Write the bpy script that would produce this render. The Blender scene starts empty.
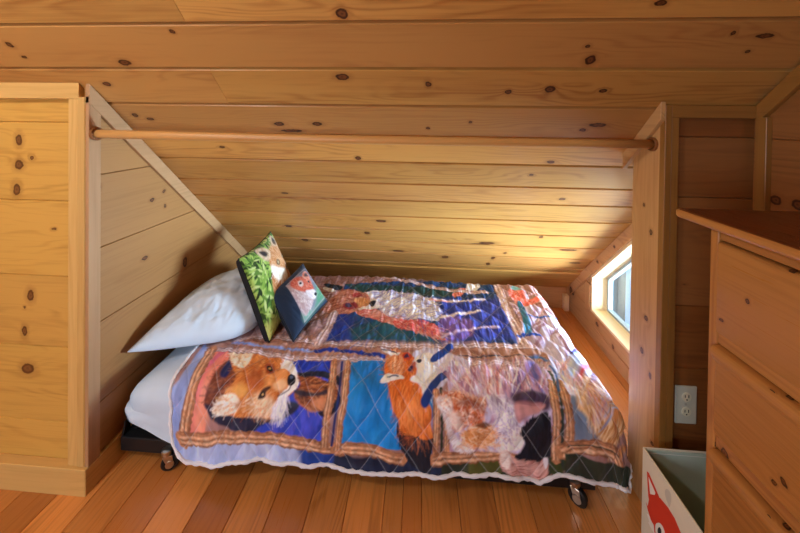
import bpy, bmesh, math, random
import numpy as np
from mathutils import Vector, Matrix
random.seed(7); RNG = np.random.default_rng(5)
scene = bpy.context.scene
COL = scene.collection
R2 = math.sqrt(2.0)

# ------------------------------------------------------------------ basics
def lin(c):
    if isinstance(c, str):
        c = c.lstrip('#'); c = [int(c[i:i+2], 16)/255 for i in (0, 2, 4)]
    return tuple((x/12.92 if x <= .04045 else ((x+.055)/1.055)**2.4) for x in c)

def tag(o, label=None, cat=None, group=None, kind=None):
    if label: o['label'] = label
    if cat: o['category'] = cat
    if group: o['group'] = group
    if kind: o['kind'] = kind
    return o

def empty(name, loc, label, cat, rot=(0, 0, 0), group=None):
    o = bpy.data.objects.new(name, None); COL.objects.link(o)
    o.location = loc; o.rotation_euler = rot; o.empty_display_size = .1
    return tag(o, label, cat, group)

def link(name, me, mat, parent=None, smooth=False, kind=None):
    o = bpy.data.objects.new(name, me); COL.objects.link(o)
    if mat: me.materials.append(mat)
    if parent:
        o.parent = parent
        o.matrix_parent_inverse = parent_matrix(parent).inverted()
    if smooth:
        for p in me.polygons: p.use_smooth = True
    if kind: o['kind'] = kind
    return o

def parent_matrix(p):
    m = Matrix.LocRotScale(p.location, p.rotation_euler, p.scale)
    return (parent_matrix(p.parent) @ p.matrix_parent_inverse @ m) if p.parent else m

def smart_smooth(o, ang=35):
    me = o.data
    for p in me.polygons: p.use_smooth = True
    bm = bmesh.new(); bm.from_mesh(me)
    for e in bm.edges:
        if len(e.link_faces) == 2 and e.calc_face_angle(0) > math.radians(ang): e.smooth = False
    bm.to_mesh(me); bm.free()

# ------------------------------------------------------------------ node helpers
class NT:
    def __init__(s, name):
        s.m = bpy.data.materials.new(name); s.m.use_nodes = True
        s.t = s.m.node_tree; s.t.nodes.clear()
        s.out = s.n('ShaderNodeOutputMaterial')
        s.b = s.n('ShaderNodeBsdfPrincipled'); s.l(s.b.outputs[0], s.out.inputs[0])
    def n(s, typ, **kw):
        x = s.t.nodes.new(typ)
        for k, v in kw.items(): setattr(x, k, v)
        return x
    def l(s, a, b): s.t.links.new(a, b)
    def put(s, sock, v):
        if isinstance(v, bpy.types.NodeSocket): s.l(v, sock)
        else: sock.default_value = v
    def math(s, op, a, b=None, c=None, clamp=False):
        x = s.n('ShaderNodeMath', operation=op, use_clamp=clamp)
        s.put(x.inputs[0], a)
        if b is not None: s.put(x.inputs[1], b)
        if c is not None: s.put(x.inputs[2], c)
        return x.outputs[0]
    def vec(s, op, a, b=None, c=None):
        x = s.n('ShaderNodeVectorMath', operation=op)
        s.put(x.inputs[0], a)
        if b is not None: s.put(x.inputs[1], b)
        if c is not None: s.put(x.inputs[2], c)
        return x.outputs['Value'] if op == 'LENGTH' else x.outputs[0]
    def noise(s, v, scale=1., detail=3., rough=.5, dist=0.):
        x = s.n('ShaderNodeTexNoise'); s.put(x.inputs['Vector'], v)
        x.inputs['Scale'].default_value = scale; x.inputs['Detail'].default_value = detail
        x.inputs['Roughness'].default_value = rough; x.inputs['Distortion'].default_value = dist
        return x.outputs[0]
    def remap(s, v, a, b, c=0., d=1., smooth=True):
        x = s.n('ShaderNodeMapRange'); x.interpolation_type = 'SMOOTHSTEP' if smooth else 'LINEAR'
        s.put(x.inputs[0], v)
        for i, q in enumerate((a, b, c, d)): x.inputs[i+1].default_value = q
        return x.outputs[0]
    def mix(s, f, a, b, mode='MIX'):
        x = s.n('ShaderNodeMix', data_type='RGBA', blend_type=mode)
        s.put(x.inputs[0], f)
        for i, q in ((6, a), (7, b)):
            if isinstance(q, bpy.types.NodeSocket): s.l(q, x.inputs[i])
            else: x.inputs[i].default_value = (*q[:3], 1)
        return x.outputs[2]
    def bump(s, h, strength=.3, dist=.002):
        x = s.n('ShaderNodeBump'); x.inputs['Strength'].default_value = strength
        x.inputs['Distance'].default_value = dist
        s.l(h, x.inputs['Height']); s.l(x.outputs[0], s.b.inputs['Normal'])

def wood(name, light, dark, knots=(), var=.5, rough=.38, rings=85, warp=2.2, knotc='#38190b', redt='#b27c48', small=.0, grain=.55, spec=.4, coat=0., kfill=.8, bigv=.95):
    """pine: growth rings over a plank, bent round its knots; u runs along the grain, in metres"""
    T = NT(name)
    uv = T.n('ShaderNodeUVMap', uv_map='uv').outputs[0]
    pr = T.n('ShaderNodeAttribute', attribute_name='pr').outputs['Fac']
    off = T.n('ShaderNodeCombineXYZ'); T.put(off.inputs[0], T.math('MULTIPLY', pr, 37.)); T.put(off.inputs[1], T.math('MULTIPLY', pr, 11.)); T.put(off.inputs[2], T.math('MULTIPLY', pr, 5.))
    c = T.vec('ADD', uv, off.outputs[0])
    sep = T.n('ShaderNodeSeparateXYZ'); T.l(uv, sep.inputs[0])
    wob = T.noise(uv, 45, 2)
    wv = T.n('ShaderNodeCombineXYZ'); T.put(wv.inputs[0], T.math('MULTIPLY', T.math('SUBTRACT', wob, .5), .016)); T.put(wv.inputs[1], T.math('MULTIPLY', T.math('SUBTRACT', T.noise(c, 60, 2), .5), .010))
    uvd = T.vec('ADD', uv, wv.outputs[0])
    dmin = None
    for (ku, kv, ra, rb) in knots:
        ra = max(ra*.8, .003); rb = max(rb*.75, .003)
        q = T.vec('MULTIPLY_ADD', uvd, (1/ra, 1/rb, 0), (-ku/ra, -kv/rb, 0))
        d = T.vec('LENGTH', q)
        dmin = d if dmin is None else T.math('MINIMUM', dmin, d)
    if small > 0:                                   # scattered pin knots
        vo = T.n('ShaderNodeTexVoronoi'); vo.feature = 'F1'
        T.l(T.vec('MULTIPLY', c, (2.6, 5.5, 1)), vo.inputs['Vector']); vo.inputs['Scale'].default_value = 1.0
        dv = T.math('DIVIDE', vo.outputs['Distance'], T.math('MULTIPLY', T.math('ADD', T.n('ShaderNodeSeparateColor').outputs[0], .0), 1.) if False else small)
        dmin = dv if dmin is None else T.math('MINIMUM', dmin, dv)
    n1 = T.noise(T.vec('MULTIPLY', c, (1.1, 7., 1)), 1., 2.5, .5)
    ph = T.math('ADD', T.math('MULTIPLY', sep.outputs[1], rings*.35), T.math('MULTIPLY', n1, warp*rings*.07))
    if dmin is not None:
        near = T.math('DIVIDE', 3.0, T.math('ADD', 1.0, T.math('MULTIPLY', dmin, dmin)))
        ph = T.math('ADD', ph, near)
    w = T.math('SINE', T.math('MULTIPLY', ph, 6.2832))
    w = T.math('POWER', T.math('MULTIPLY_ADD', w, .5, .5), 1.8)
    fib = T.noise(T.vec('MULTIPLY', c, (5., 260., 1)), 1., 3., .6)
    big = T.noise(T.vec('MULTIPLY', c, (.9, 5., 1)), 1.3, 2., .5)
    gmask = T.remap(T.noise(T.vec('MULTIPLY', c, (.7, 6., 1)), 1.7, 1.), .38, .68)
    g = T.math('MULTIPLY', T.math('MULTIPLY', w, grain), T.math('MULTIPLY_ADD', gmask, .8, .2))
    stk = T.noise(T.vec('MULTIPLY', c, (2.2, 75., 1)), 1., 2., .55)
    g = T.math('ADD', g, T.math('MULTIPLY', T.math('SUBTRACT', stk, .5), .85))
    g = T.math('ADD', g, T.math('MULTIPLY', T.math('SUBTRACT', fib, .5), .70))
    g = T.math('ADD', g, T.math('MULTIPLY', T.math('SUBTRACT', big, .5), bigv), clamp=True)
    col = T.mix(g, lin(light), lin(dark))
    # plank to plank
    p2 = T.math('FRACT', T.math('MULTIPLY', pr, 7.31))
    col = T.mix(T.math('MULTIPLY', T.remap(pr, .35, 1.), var*.75), col, lin(redt))
    val = T.math('MULTIPLY_ADD', p2, var*.42, 1-var*.24)
    cx = T.n('ShaderNodeCombineColor')
    for i in range(3): T.put(cx.inputs[i], val)
    col = T.mix(1., col, cx.outputs[0], 'MULTIPLY')
    if dmin is not None:
        col = T.mix(T.remap(dmin, 1.0, 2.6, .34, 0.), col, lin('#7e4a24'))
        col = T.mix(T.remap(dmin, .85, 1.15, kfill, 0.), col, lin('#6a3c20'))
        rim = T.math('MULTIPLY', T.remap(dmin, .45, .80), T.remap(dmin, .95, 1.2, 1., 0.))
        col = T.mix(T.math('MULTIPLY', rim, .92), col, lin(knotc))
        col = T.mix(T.remap(dmin, .08, .38, .6, 0.), col, lin(knotc))
    T.l(col, T.b.inputs['Base Color'])
    T.b.inputs['Roughness'].default_value = rough
    T.b.inputs['Specular IOR Level'].default_value = spec
    T.b.inputs['Coat Weight'].default_value = coat; T.b.inputs['Coat Roughness'].default_value = .22
    T.l(T.remap(fib, .2, .8, rough-.06, rough+.1), T.b.inputs['Roughness'])
    T.bump(fib, .12, .0008)
    return T.m

def plain(name, c, rough=.6, metal=0., spec=.4, weave=0., nscale=600):
    T = NT(name)
    T.b.inputs['Roughness'].default_value = rough; T.b.inputs['Metallic'].default_value = metal
    T.b.inputs['Specular IOR Level'].default_value = spec
    tc = T.n('ShaderNodeTexCoord').outputs['Object']
    nz = T.noise(tc, 14, 3)
    a = lin(c); T.l(T.mix(nz, tuple(x*.93 for x in a), tuple(min(1, x*1.06) for x in a)), T.b.inputs['Base Color'])
    if weave: T.bump(T.noise(tc, nscale, 1), weave, .0006)
    return T.m

def painted(name, rough=.75, weave=.25, sheen=.15):
    T = NT(name)
    a = T.n('ShaderNodeAttribute', attribute_name='col').outputs['Color']
    T.l(a, T.b.inputs['Base Color']); T.b.inputs['Roughness'].default_value = rough
    T.b.inputs['Specular IOR Level'].default_value = .25; T.b.inputs['Sheen Weight'].default_value = sheen
    tc = T.n('ShaderNodeTexCoord').outputs['Object']
    T.bump(T.noise(tc, 420, 2), weave, .0006)
    return T.m

# ------------------------------------------------------------------ mesh helpers
def uv_grain(bm, axis):
    """uv map in metres, u along the grain axis; one random value per mesh island is set by caller"""
    L = bm.loops.layers.uv.get('uv') or bm.loops.layers.uv.new('uv')
    ax = 'xyz'.index(axis); o = [i for i in range(3) if i != ax]
    for f in bm.faces:
        for lp in f.loops:
            co = lp.vert.co
            n = f.normal
            if abs(n[ax]) > .8: lp[L].uv = (co[o[0]]*.15 + co[o[1]]*.1, co[o[0]]+co[o[1]])
            else: lp[L].uv = (co[ax], co[o[0]]*(1 if abs(n[o[0]]) < .7 else 0) + co[o[1]]*(1 if abs(n[o[1]]) < .7 or abs(n[o[0]]) >= .7 else 0))

def set_pr(bm, v):
    P = bm.faces.layers.float.get('pr') or bm.faces.layers.float.new('pr')
    for f in bm.faces: f[P] = v

def box_bm(lo, hi, bevel=.002, seg=1, grain='x', pr=None):
    bm = bmesh.new()
    bmesh.ops.create_cube(bm, size=1)
    for v in bm.verts:
        v.co = Vector([(lo[i]+hi[i])/2 + v.co[i]*(hi[i]-lo[i]) for i in range(3)])
    if bevel > 0: bmesh.ops.bevel(bm, geom=bm.edges[:], offset=bevel, segments=seg, profile=.5, affect='EDGES')
    bm.normal_update()
    uv_grain(bm, grain); set_pr(bm, random.random() if pr is None else pr)
    return bm

def done(bm, name, mat, parent=None, smooth=False, kind=None):
    me = bpy.data.meshes.new(name); bm.to_mesh(me); bm.free()
    return link(name, me, mat, parent, smooth, kind)

def board(name, lo, hi, mat, parent=None, grain='x', bevel=.002, kind=None, pr=None, seg=1):
    return done(box_bm(lo, hi, bevel, seg, grain, pr), name, mat, parent, False, kind)

def prism(poly, d0, d1, axes, bevel=0.0, grain='x', pr=None):
    """extrude a 2d outline; axes e.g. 'yz' puts the outline in that plane and extrudes along the third"""
    bm = bmesh.new(); a, b = ['xyz'.index(q) for q in axes]; c = 3-a-b
    def mk(p, d):
        v = [0, 0, 0]; v[a], v[b], v[c] = p[0], p[1], d; return bm.verts.new(v)
    A = [mk(p, d0) for p in poly]; B = [mk(p, d1) for p in poly]; n = len(poly)
    bm.faces.new(A); bm.faces.new(B[::-1])
    for i in range(n): bm.faces.new((A[i], B[i], B[(i+1) % n], A[(i+1) % n]))
    bmesh.ops.recalc_face_normals(bm, faces=bm.faces[:])
    if bevel: bmesh.ops.bevel(bm, geom=bm.edges[:], offset=bevel, segments=1, affect='EDGES', profile=.5)
    bm.normal_update(); uv_grain(bm, grain); set_pr(bm, random.random() if pr is None else pr)
    return bm

def plank_bm(org, U, V, N, urange, vs, joints=None, groove=.0035, depth=.006, thick=.018, vscale=1., prs=None, bead=0.):
    """boards side by side, each with eased edges; u along the boards; v breaks in vs"""
    bm = bmesh.new(); L = bm.loops.layers.uv.new('uv'); P = bm.faces.layers.float.new('pr')
    org, U, V, N = Vector(org), Vector(U), Vector(V), Vector(N)
    def pt(u, v, n): return bm.verts.new(org+U*u+V*v+N*n)
    for i in range(len(vs)-1):
        cuts = [urange[0]] + sorted((joints or {}).get(i, [])) + [urange[1]]
        for k in range(len(cuts)-1):
            u0, u1 = cuts[k], cuts[k+1]; v0, v1 = vs[i], vs[i+1]
            pr = prs[i] if (prs and k == 0 and i in prs) else random.random()
            g = groove; e = .0007 if len(cuts) > 2 else 0
            rows = [(v0, -thick), (v0, -depth), (v0+g, 0), (v1-g, 0), (v1, -depth), (v1, -thick)]
            us = [u0+e, u1-e]
            ring = [[pt(u, v, n) for (v, n) in rows] for u in us]
            fs = []
            for j in range(5):
                fs.append(bm.faces.new((ring[0][j], ring[1][j], ring[1][j+1], ring[0][j+1])))
            fs.append(bm.faces.new(ring[0][::-1])) ; fs.append(bm.faces.new(ring[1]))
            for f in fs:
                f[P] = pr
                for lp in f.loops:
                    d = lp.vert.co-org
                    lp[L].uv = (d.dot(U)/U.length_squared, d.dot(V)/V.length_squared*vscale)
    bmesh.ops.recalc_face_normals(bm, faces=bm.faces[:])
    return bm

def clip(bm, co, no):
    bmesh.ops.bisect_plane(bm, geom=bm.verts[:]+bm.edges[:]+bm.faces[:], plane_co=co, plane_no=no, clear_outer=True)
    return bm

def tube_bm(pts, rad, seg=10, cap=True, grain=True, pr=.3):
    bm = bmesh.new(); L = bm.loops.layers.uv.new('uv'); P = bm.faces.layers.float.new('pr')
    pts = [Vector(p) for p in pts]; n = len(pts); rings = []; acc = [0]
    for i in range(1, n): acc.append(acc[-1]+(pts[i]-pts[i-1]).length)
    up = Vector((0, 0, 1)); prev = None
    for i, p in enumerate(pts):
        t = (pts[min(i+1, n-1)]-pts[max(i-1, 0)]).normalized()
        s = t.cross(up) if prev is None else (prev - t*prev.dot(t))
        if s.length < 1e-4: s = t.cross(Vector((1, 0, 0)))
        s.normalize(); prev = s; q = s.cross(t)
        r = rad[i] if isinstance(rad, (list, tuple)) else rad
        rings.append([bm.verts.new(p + (s*math.cos(a)+q*math.sin(a))*r) for a in [2*math.pi*k/seg for k in range(seg)]])
    for i in range(n-1):
        for k in range(seg):
            f = bm.faces.new((rings[i][k], rings[i][(k+1) % seg], rings[i+1][(k+1) % seg], rings[i+1][k])); f[P] = pr; f.smooth = True
            for lp, (a, b) in zip(f.loops, ((i, k), (i, k+1), (i+1, k+1), (i+1, k))): lp[L].uv = (acc[a], b*2*math.pi*.016/seg)
    if cap: bm.faces.new(rings[0]); bm.faces.new(rings[-1][::-1])
    bmesh.ops.recalc_face_normals(bm, faces=bm.faces[:])
    return bm

def lathe_bm(c, axis, prof, seg=24):
    """profile of (distance along axis, radius)"""
    bm = bmesh.new(); c = Vector(c); a = Vector(axis).normalized()
    s = a.orthogonal().normalized(); q = a.cross(s); rings = []
    for d, r in prof:
        rings.append([bm.verts.new(c+a*d+(s*math.cos(t)+q*math.sin(t))*max(r, .0002)) for t in [2*math.pi*k/seg for k in range(seg)]])
    for i in range(len(rings)-1):
        for k in range(seg):
            bm.faces.new((rings[i][k], rings[i][(k+1) % seg], rings[i+1][(k+1) % seg], rings[i+1][k]))
    bm.faces.new(rings[0]); bm.faces.new(rings[-1])
    bmesh.ops.recalc_face_normals(bm, faces=bm.faces[:])
    return bm

# ------------------------------------------------------------------ numpy noise and painter
def vnoise(x, y, seed=0):
    xi = np.floor(x).astype(np.int64); yi = np.floor(y).astype(np.int64); fx = x-xi; fy = y-yi
    fx = fx*fx*(3-2*fx); fy = fy*fy*(3-2*fy)
    def hsh(a, b):
        n = (a*374761393 + b*668265263 + seed*1442695041) & 0x7fffffff
        n = ((n ^ (n >> 13))*1274126177) & 0x7fffffff
        return ((n ^ (n >> 16)) & 0xffff)/65535.
    return (hsh(xi, yi)*(1-fx)+hsh(xi+1, yi)*fx)*(1-fy)+(hsh(xi, yi+1)*(1-fx)+hsh(xi+1, yi+1)*fx)*fy
def fbm(x, y, seed=0, o=3):
    r = 0; a = .5
    for i in range(o): r = r+a*vnoise(x*2**i, y*2**i, seed+i); a *= .5
    return r/(1-.5**o)

def spline(pts, closed=True, n=5):
    P = np.array(pts, float); m = len(P); out = []
    for i in range(m if closed else m-1):
        p0 = P[(i-1) % m] if closed or i > 0 else P[i]; p1 = P[i]; p2 = P[(i+1) % m]
        p3 = P[(i+2) % m] if closed or i+2 < m else p2
        for k in range(n):
            t = k/n
            out.append(.5*((2*p1)+(p2-p0)*t+(2*p0-5*p1+4*p2-p3)*t*t+(3*p1-p0-3*p2+p3)*t**3))
    if not closed: out.append(P[-1])
    return np.array(out)

class Canvas:
    """paints printed cloth: flat colours, strokes and hair streaks in the cloth's own coordinates (metres)"""
    def __init__(s, S, T, base):
        s.S, s.T = S, T; s.c = np.empty(S.shape+(3,)); s.c[:] = lin(base)
    sep = False
    def _sd(s, poly, pad):
        lo = poly.min(0)-pad; hi = poly.max(0)+pad
        if s.sep:
            i0, i1 = np.searchsorted(s.S[:, 0], (lo[0], hi[0])); j0, j1 = np.searchsorted(s.T[0], (lo[1], hi[1]))
            m = (slice(i0, i1), slice(j0, j1))
        else: m = (s.S > lo[0]) & (s.S < hi[0]) & (s.T > lo[1]) & (s.T < hi[1])
        return m, s.S[m], s.T[m]
    def fill(s, pts, color, soft=.003, alpha=1., smooth=True, c2=None, ang=0., freq=(40, 260), amt=.5, jag=0., seed=1):
        P = spline(pts) if smooth and len(pts) > 3 else np.array(pts, float)
        m, x, y = s._sd(P, soft*2+jag)
        if x.size == 0: return
        ca, sa = math.cos(ang), math.sin(ang)
        if jag > 0 and freq[1] > 70: freq = (freq[0]*2.2, freq[1]*1.7)
        wb = (vnoise(x*14, y*14, seed+5)-.5)*.05
        u = (x*ca+y*sa)*freq[0]; v = (-x*sa+y*ca+wb)*freq[1]
        hair = fbm(u, v, seed, 2)
        d = np.full(x.shape, 1e9); ins = np.zeros(x.shape, bool)
        n = len(P)
        for i in range(n):
            a = P[i]; b = P[(i+1) % n]; e = b-a; L = e@e+1e-12
            t = np.clip(((x-a[0])*e[0]+(y-a[1])*e[1])/L, 0, 1)
            d = np.minimum(d, (x-a[0]-t*e[0])**2+(y-a[1]-t*e[1])**2)
            if a[1] != b[1]:
                ins ^= ((a[1] > y) != (b[1] > y)) & (x < (b[0]-a[0])*(y-a[1])/(b[1]-a[1])+a[0])
        d = np.sqrt(d); d = np.where(ins, d, -d) + (hair-.5)*2*jag
        k = np.clip(d/soft*.5+.5, 0, 1); k = (k*k*(3-2*k)*alpha)[..., None]
        col = np.array(lin(color))
        if c2 is not None:
            h = np.clip((hair-.5)*3.0*amt+.45*amt+.25*(vnoise(x*22, y*22, seed+9)-.5), 0, 1)[..., None]
            col = col*(1-h)+np.array(lin(c2))*h
        s.c[m] = s.c[m]*(1-k)+col*k
    def line(s, pts, color, w=.006, soft=.003, alpha=1., smooth=True, jag=0.):
        P = spline(pts, False) if smooth and len(pts) > 2 else np.array(pts, float)
        m, x, y = s._sd(P, w+soft*2)
        if x.size == 0: return
        d = np.full(x.shape, 1e9)
        for i in range(len(P)-1):
            a = P[i]; b = P[i+1]; e = b-a; L = e@e+1e-12
            t = np.clip(((x-a[0])*e[0]+(y-a[1])*e[1])/L, 0, 1)
            d = np.minimum(d, (x-a[0]-t*e[0])**2+(y-a[1]-t*e[1])**2)
        d = w/2-np.sqrt(d)+(vnoise(x*90, y*90, 3)-.5)*2*jag
        k = np.clip(d/soft*.5+.5, 0, 1); k = (k*alpha)[..., None]
        s.c[m] = s.c[m]*(1-k)+np.array(lin(color))*k
    def hair(s, pts, colors, src, n=150, ln=.025, w=.003, alpha=.6, spread=.35, seed=1):
        """short strokes inside an outline, combed away from src"""
        rng = np.random.default_rng(seed); P = spline(pts) if len(pts) > 3 else np.array(pts, float)
        lo, hi = P.min(0), P.max(0); k = 0
        for _ in range(n*8):
            q = rng.uniform(lo, hi); a = P; b = np.roll(P, -1, 0)
            with np.errstate(divide='ignore', invalid='ignore'):
                c = ((a[:, 1] > q[1]) != (b[:, 1] > q[1])) & (q[0] < (b[:, 0]-a[:, 0])*(q[1]-a[:, 1])/(b[:, 1]-a[:, 1])+a[:, 0])
            if c.sum() % 2 == 0: continue
            an = math.atan2(q[1]-src[1], q[0]-src[0])+rng.normal(0, spread); L = ln*rng.uniform(.5, 1.2)
            s.line([tuple(q), (q[0]+math.cos(an)*L, q[1]+math.sin(an)*L)], colors[rng.integers(len(colors))], w*rng.uniform(.6, 1.3), .003, alpha*rng.uniform(.5, 1.))
            k += 1
            if k >= n: break

def grid_mesh(name, P, col=None, mat=None, parent=None, flip=False):
    """P: (n,m,3) vertex grid"""
    n, m = P.shape[:2]
    idx = np.arange(n*m).reshape(n, m)
    F = np.stack([idx[:-1, :-1], idx[1:, :-1], idx[1:, 1:], idx[:-1, 1:]], -1).reshape(-1, 4)
    if flip: F = F[:, ::-1]
    me = bpy.data.meshes.new(name)
    me.vertices.add(n*m); me.vertices.foreach_set('co', P.reshape(-1).astype(np.float32))
    me.loops.add(F.size); me.loops.foreach_set('vertex_index', F.reshape(-1).astype(np.int32))
    me.polygons.add(len(F)); me.polygons.foreach_set('loop_start', np.arange(0, F.size, 4, dtype=np.int32))
    me.update(calc_edges=True)
    me.polygons.foreach_set('use_smooth', np.ones(len(F), bool))
    if col is not None:
        a = me.color_attributes.new('col', 'FLOAT_COLOR', 'POINT')
        a.data.foreach_set('color', np.concatenate([col.reshape(-1, 3), np.ones((n*m, 1))], 1).reshape(-1).astype(np.float32))
    me.validate()
    return link(name, me, mat, parent)
# ------------------------------------------------------------------ measurements (metres)
H = 1.48                     # eye height
ZC = 2.7484                  # ridge side height of the roof plane: z = ZC - y
XL, XW, XR = -1.300, .882, 1.204
YL, YR, YB = 1.146, 1.195, 2.565
XFAR, YBACK = -3.3, -2.4

# ------------------------------------------------------------------ camera
cam = bpy.data.objects.new('camera', bpy.data.cameras.new('camera')); COL.objects.link(cam)
rt, up, fw = (.99786, .06427, .0124), (-.013, .00888, .99988), (-.06415, .99789, -.0097)
cam.matrix_world = Matrix(((rt[0], up[0], -fw[0], 0), (rt[1], up[1], -fw[1], 0), (rt[2], up[2], -fw[2], H), (0, 0, 0, 1)))
cam.data.sensor_width = 36; cam.data.lens = 312/800*36; cam.data.shift_y = -(266.5-124.51)/800
cam.data.clip_start = .02
scene.camera = cam

# ------------------------------------------------------------------ materials
CK = [(-0.242,1.332,0.021,0.020),(-1.072,1.510,0.027,0.016),(-0.819,1.386,0.010,0.010),(-1.451,1.435,0.014,0.013),(-1.445,1.485,0.011,0.008),(0.552,1.499,0.019,0.023),(0.526,1.447,0.009,0.007),(0.672,1.310,0.019,0.011),(1.022,1.414,0.028,0.010),(0.926,1.404,0.008,0.010),(1.012,1.467,0.010,0.007),(-0.283,1.571,0.029,0.017),(0.027,1.601,0.012,0.015),(0.317,1.636,0.012,0.012),(0.461,1.621,0.021,0.018),(0.646,1.628,0.017,0.011),(-1.215,1.608,0.018,0.012),(-1.213,1.775,0.015,0.014),(-1.160,1.797,0.018,0.011),(-0.596,1.817,0.026,0.014),(-0.552,1.858,0.055,0.010),(-0.431,1.814,0.026,0.014),(0.200,1.792,0.010,0.009),(0.033,1.830,0.008,0.009),(0.697,1.800,0.038,0.013),(0.651,1.829,0.016,0.011),(-0.287,2.039,0.014,0.016),(-0.920,1.977,0.017,0.009),(0.590,2.039,0.021,0.012),(-0.228,2.647,0.036,0.016),(0.443,2.899,0.057,0.020),(0.404,2.920,0.070,0.012),(0.973,2.959,0.065,0.018),(1.090,3.166,0.045,0.016),(-0.143,3.080,0.045,0.018),(0.523,3.137,0.015,0.026),(0.753,2.786,0.012,0.018),(-0.838,2.756,0.03,0.018),(-0.737,2.362,0.023,0.011),(0.506,3.248,0.018,0.03),(0.528,3.386,0.019,0.032),(0.189,3.152,0.027,0.027),(0.197,3.383,0.028,0.03),(0.587,3.045,0.012,0.018),(0.737,2.345,0.019,0.013),(0.528,2.141,0.014,0.010),(-0.333,2.816,0.020,0.019),(-0.779,2.957,0.027,0.025)]
m_ceil = wood('pine_ceiling', '#c9944c', '#9b602a', CK, var=.7, rough=.36, kfill=.9, bigv=1.25)
m_lfront = wood('pine_panel', '#cf9f4c', '#ae7c32', [(-1.616,1.387,0.017,0.028),(-1.616,1.287,0.022,0.024),(-1.625,1.186,0.018,0.028),(-1.560,1.316,0.011,0.010),(-1.564,0.758,0.018,0.028),(-1.590,0.708,0.007,0.006),(-1.590,0.611,0.013,0.024),(-1.576,0.458,0.030,0.026),(-1.464,1.031,0.012,0.006)], var=.25, rough=.4, knotc='#5d3515')
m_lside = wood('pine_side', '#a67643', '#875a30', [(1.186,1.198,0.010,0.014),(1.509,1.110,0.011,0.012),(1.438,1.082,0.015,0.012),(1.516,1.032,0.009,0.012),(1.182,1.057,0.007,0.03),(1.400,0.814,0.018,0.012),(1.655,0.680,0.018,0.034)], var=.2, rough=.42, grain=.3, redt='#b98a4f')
m_wing = wood('pine_post', '#c79a64', '#a87a49', [(1.071,1.242,0.012,0.009),(0.730,1.259,0.011,0.012),(0.530,1.232,0.014,0.008),(0.592,1.278,0.013,0.012),(1.163,1.283,0.008,0.008),(0.287,1.215,0.008,0.009)], var=.2, redt='#bb7740')
m_win = wood('pine_window_wall', '#c99c68', '#aa7a4b', [(2.497,0.178,0.026,0.04),(2.165,0.136,0.018,0.016),(1.990,0.107,0.012,0.016),(2.144,0.564,0.013,0.011),(1.970,0.734,0.011,0.010)], var=.3, redt='#bb703e')
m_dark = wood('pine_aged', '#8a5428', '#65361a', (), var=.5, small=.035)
m_trim = wood('pine_trim', '#d6ac66', '#ba8a46', (), var=.25, grain=.35, warp=1.2)
m_frame = wood('pine_frame', '#94662f', '#72481f', (), var=.2, grain=.35, warp=1.2, redt='#9a6838')
m_trimg = wood('pine_trim_pale', '#b68c62', '#95714c', (), var=.2, grain=.35, warp=1.2, redt='#b88a62')
m_case = wood('pine_casing', '#ecd3a2', '#d8b67e', (), var=.1, grain=.3, redt='#e0bd88')
m_floor = wood('pine_floor', '#d88e48', '#9a5c24', (), var=.7, rough=.30, redt='#96501f', small=.02, spec=.5, knotc='#2e1408', coat=.25)
m_dres = wood('pine_dresser', '#b47a3e', '#8d5526', [(0.754,1.082,0.006,0.007),(0.807,0.679,0.010,0.012),(0.676,0.756,0.007,0.010),(0.694,0.736,0.006,0.006),(0.815,1.000,0.006,0.005)], var=.3, rough=.32, redt='#8a4620', knotc='#2b120a')
m_dtop = wood('pine_dresser_top', '#6e3618', '#4e2410', (), var=.1, rough=.3, redt='#5e2c14')  # dark grazing reflection on the top is put into this wood colour
m_rod = wood('pine_rod', '#cf9a58', '#ad7638', (), var=.1, grain=.25)
m_black = plain('black_metal', '#202225', .38, .3)
m_rubber = plain('black_rubber', '#151515', .5)
m_steel = plain('zinc_metal', '#c9c6bf', .28, 1.)
m_sheet = plain('white_cotton', '#cfe0f0', .85, weave=.2)
m_bind = plain('white_binding', '#e9e9ee', .8, weave=.3)
m_plate = plain('almond_plastic', '#c5c8b8', .4)
m_recep = plain('almond_receptacle', '#d8d6bc', .35)
m_slot = plain('dark_slot', '#1b1a17', .6)
m_bin = plain('beige_canvas', '#d9d2c0', .85, weave=.4, nscale=500)
m_lining = plain('green_grey_felt', '#b9c9ba', .9, weave=.5, nscale=400)
m_fred = plain('red_print', '#cf3a22', .75)
m_fwhite = plain('white_print', '#e9e6de', .75)
m_fblack = plain('black_print', '#1d2026', .7)
m_fgrey = plain('grey_print', '#c0bcb2', .75)

# ------------------------------------------------------------------ the room
# floor boards run towards the eave
fx = [-1.258, -1.115, -.973, -.831, -.690, -.547, -.405, -.264, -.120, -.048, .025, .169, .312, .447, .596, .74, .882, 1.022, 1.163]
fx = [fx[0]-.143*k for k in range(15, 0, -1)] + fx + [1.26]
fj = {15: [1.02], 17: [.2], 21: [-.3], 27: [.4]}
bm = plank_bm((0, 0, 0), (0, 1, 0), (1, 0, 0), (0, 0, 1), (YBACK, YB+.1), fx, fj, groove=.0018, depth=.004, thick=.02)
def addbox(bm, lo, hi):
    vs = [bm.verts.new((x, y, z)) for x in (lo[0], hi[0]) for y in (lo[1], hi[1]) for z in (lo[2], hi[2])]
    for f in ((0, 1, 3, 2), (4, 6, 7, 5), (0, 4, 5, 1), (2, 3, 7, 6), (0, 2, 6, 4), (1, 5, 7, 3)): bm.faces.new([vs[i] for i in f])
addbox(bm, (XFAR-.1, YBACK, -.1), (XR+.02, YB+.2, -.02))
done(bm, 'floor', m_floor, kind='structure')
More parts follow.
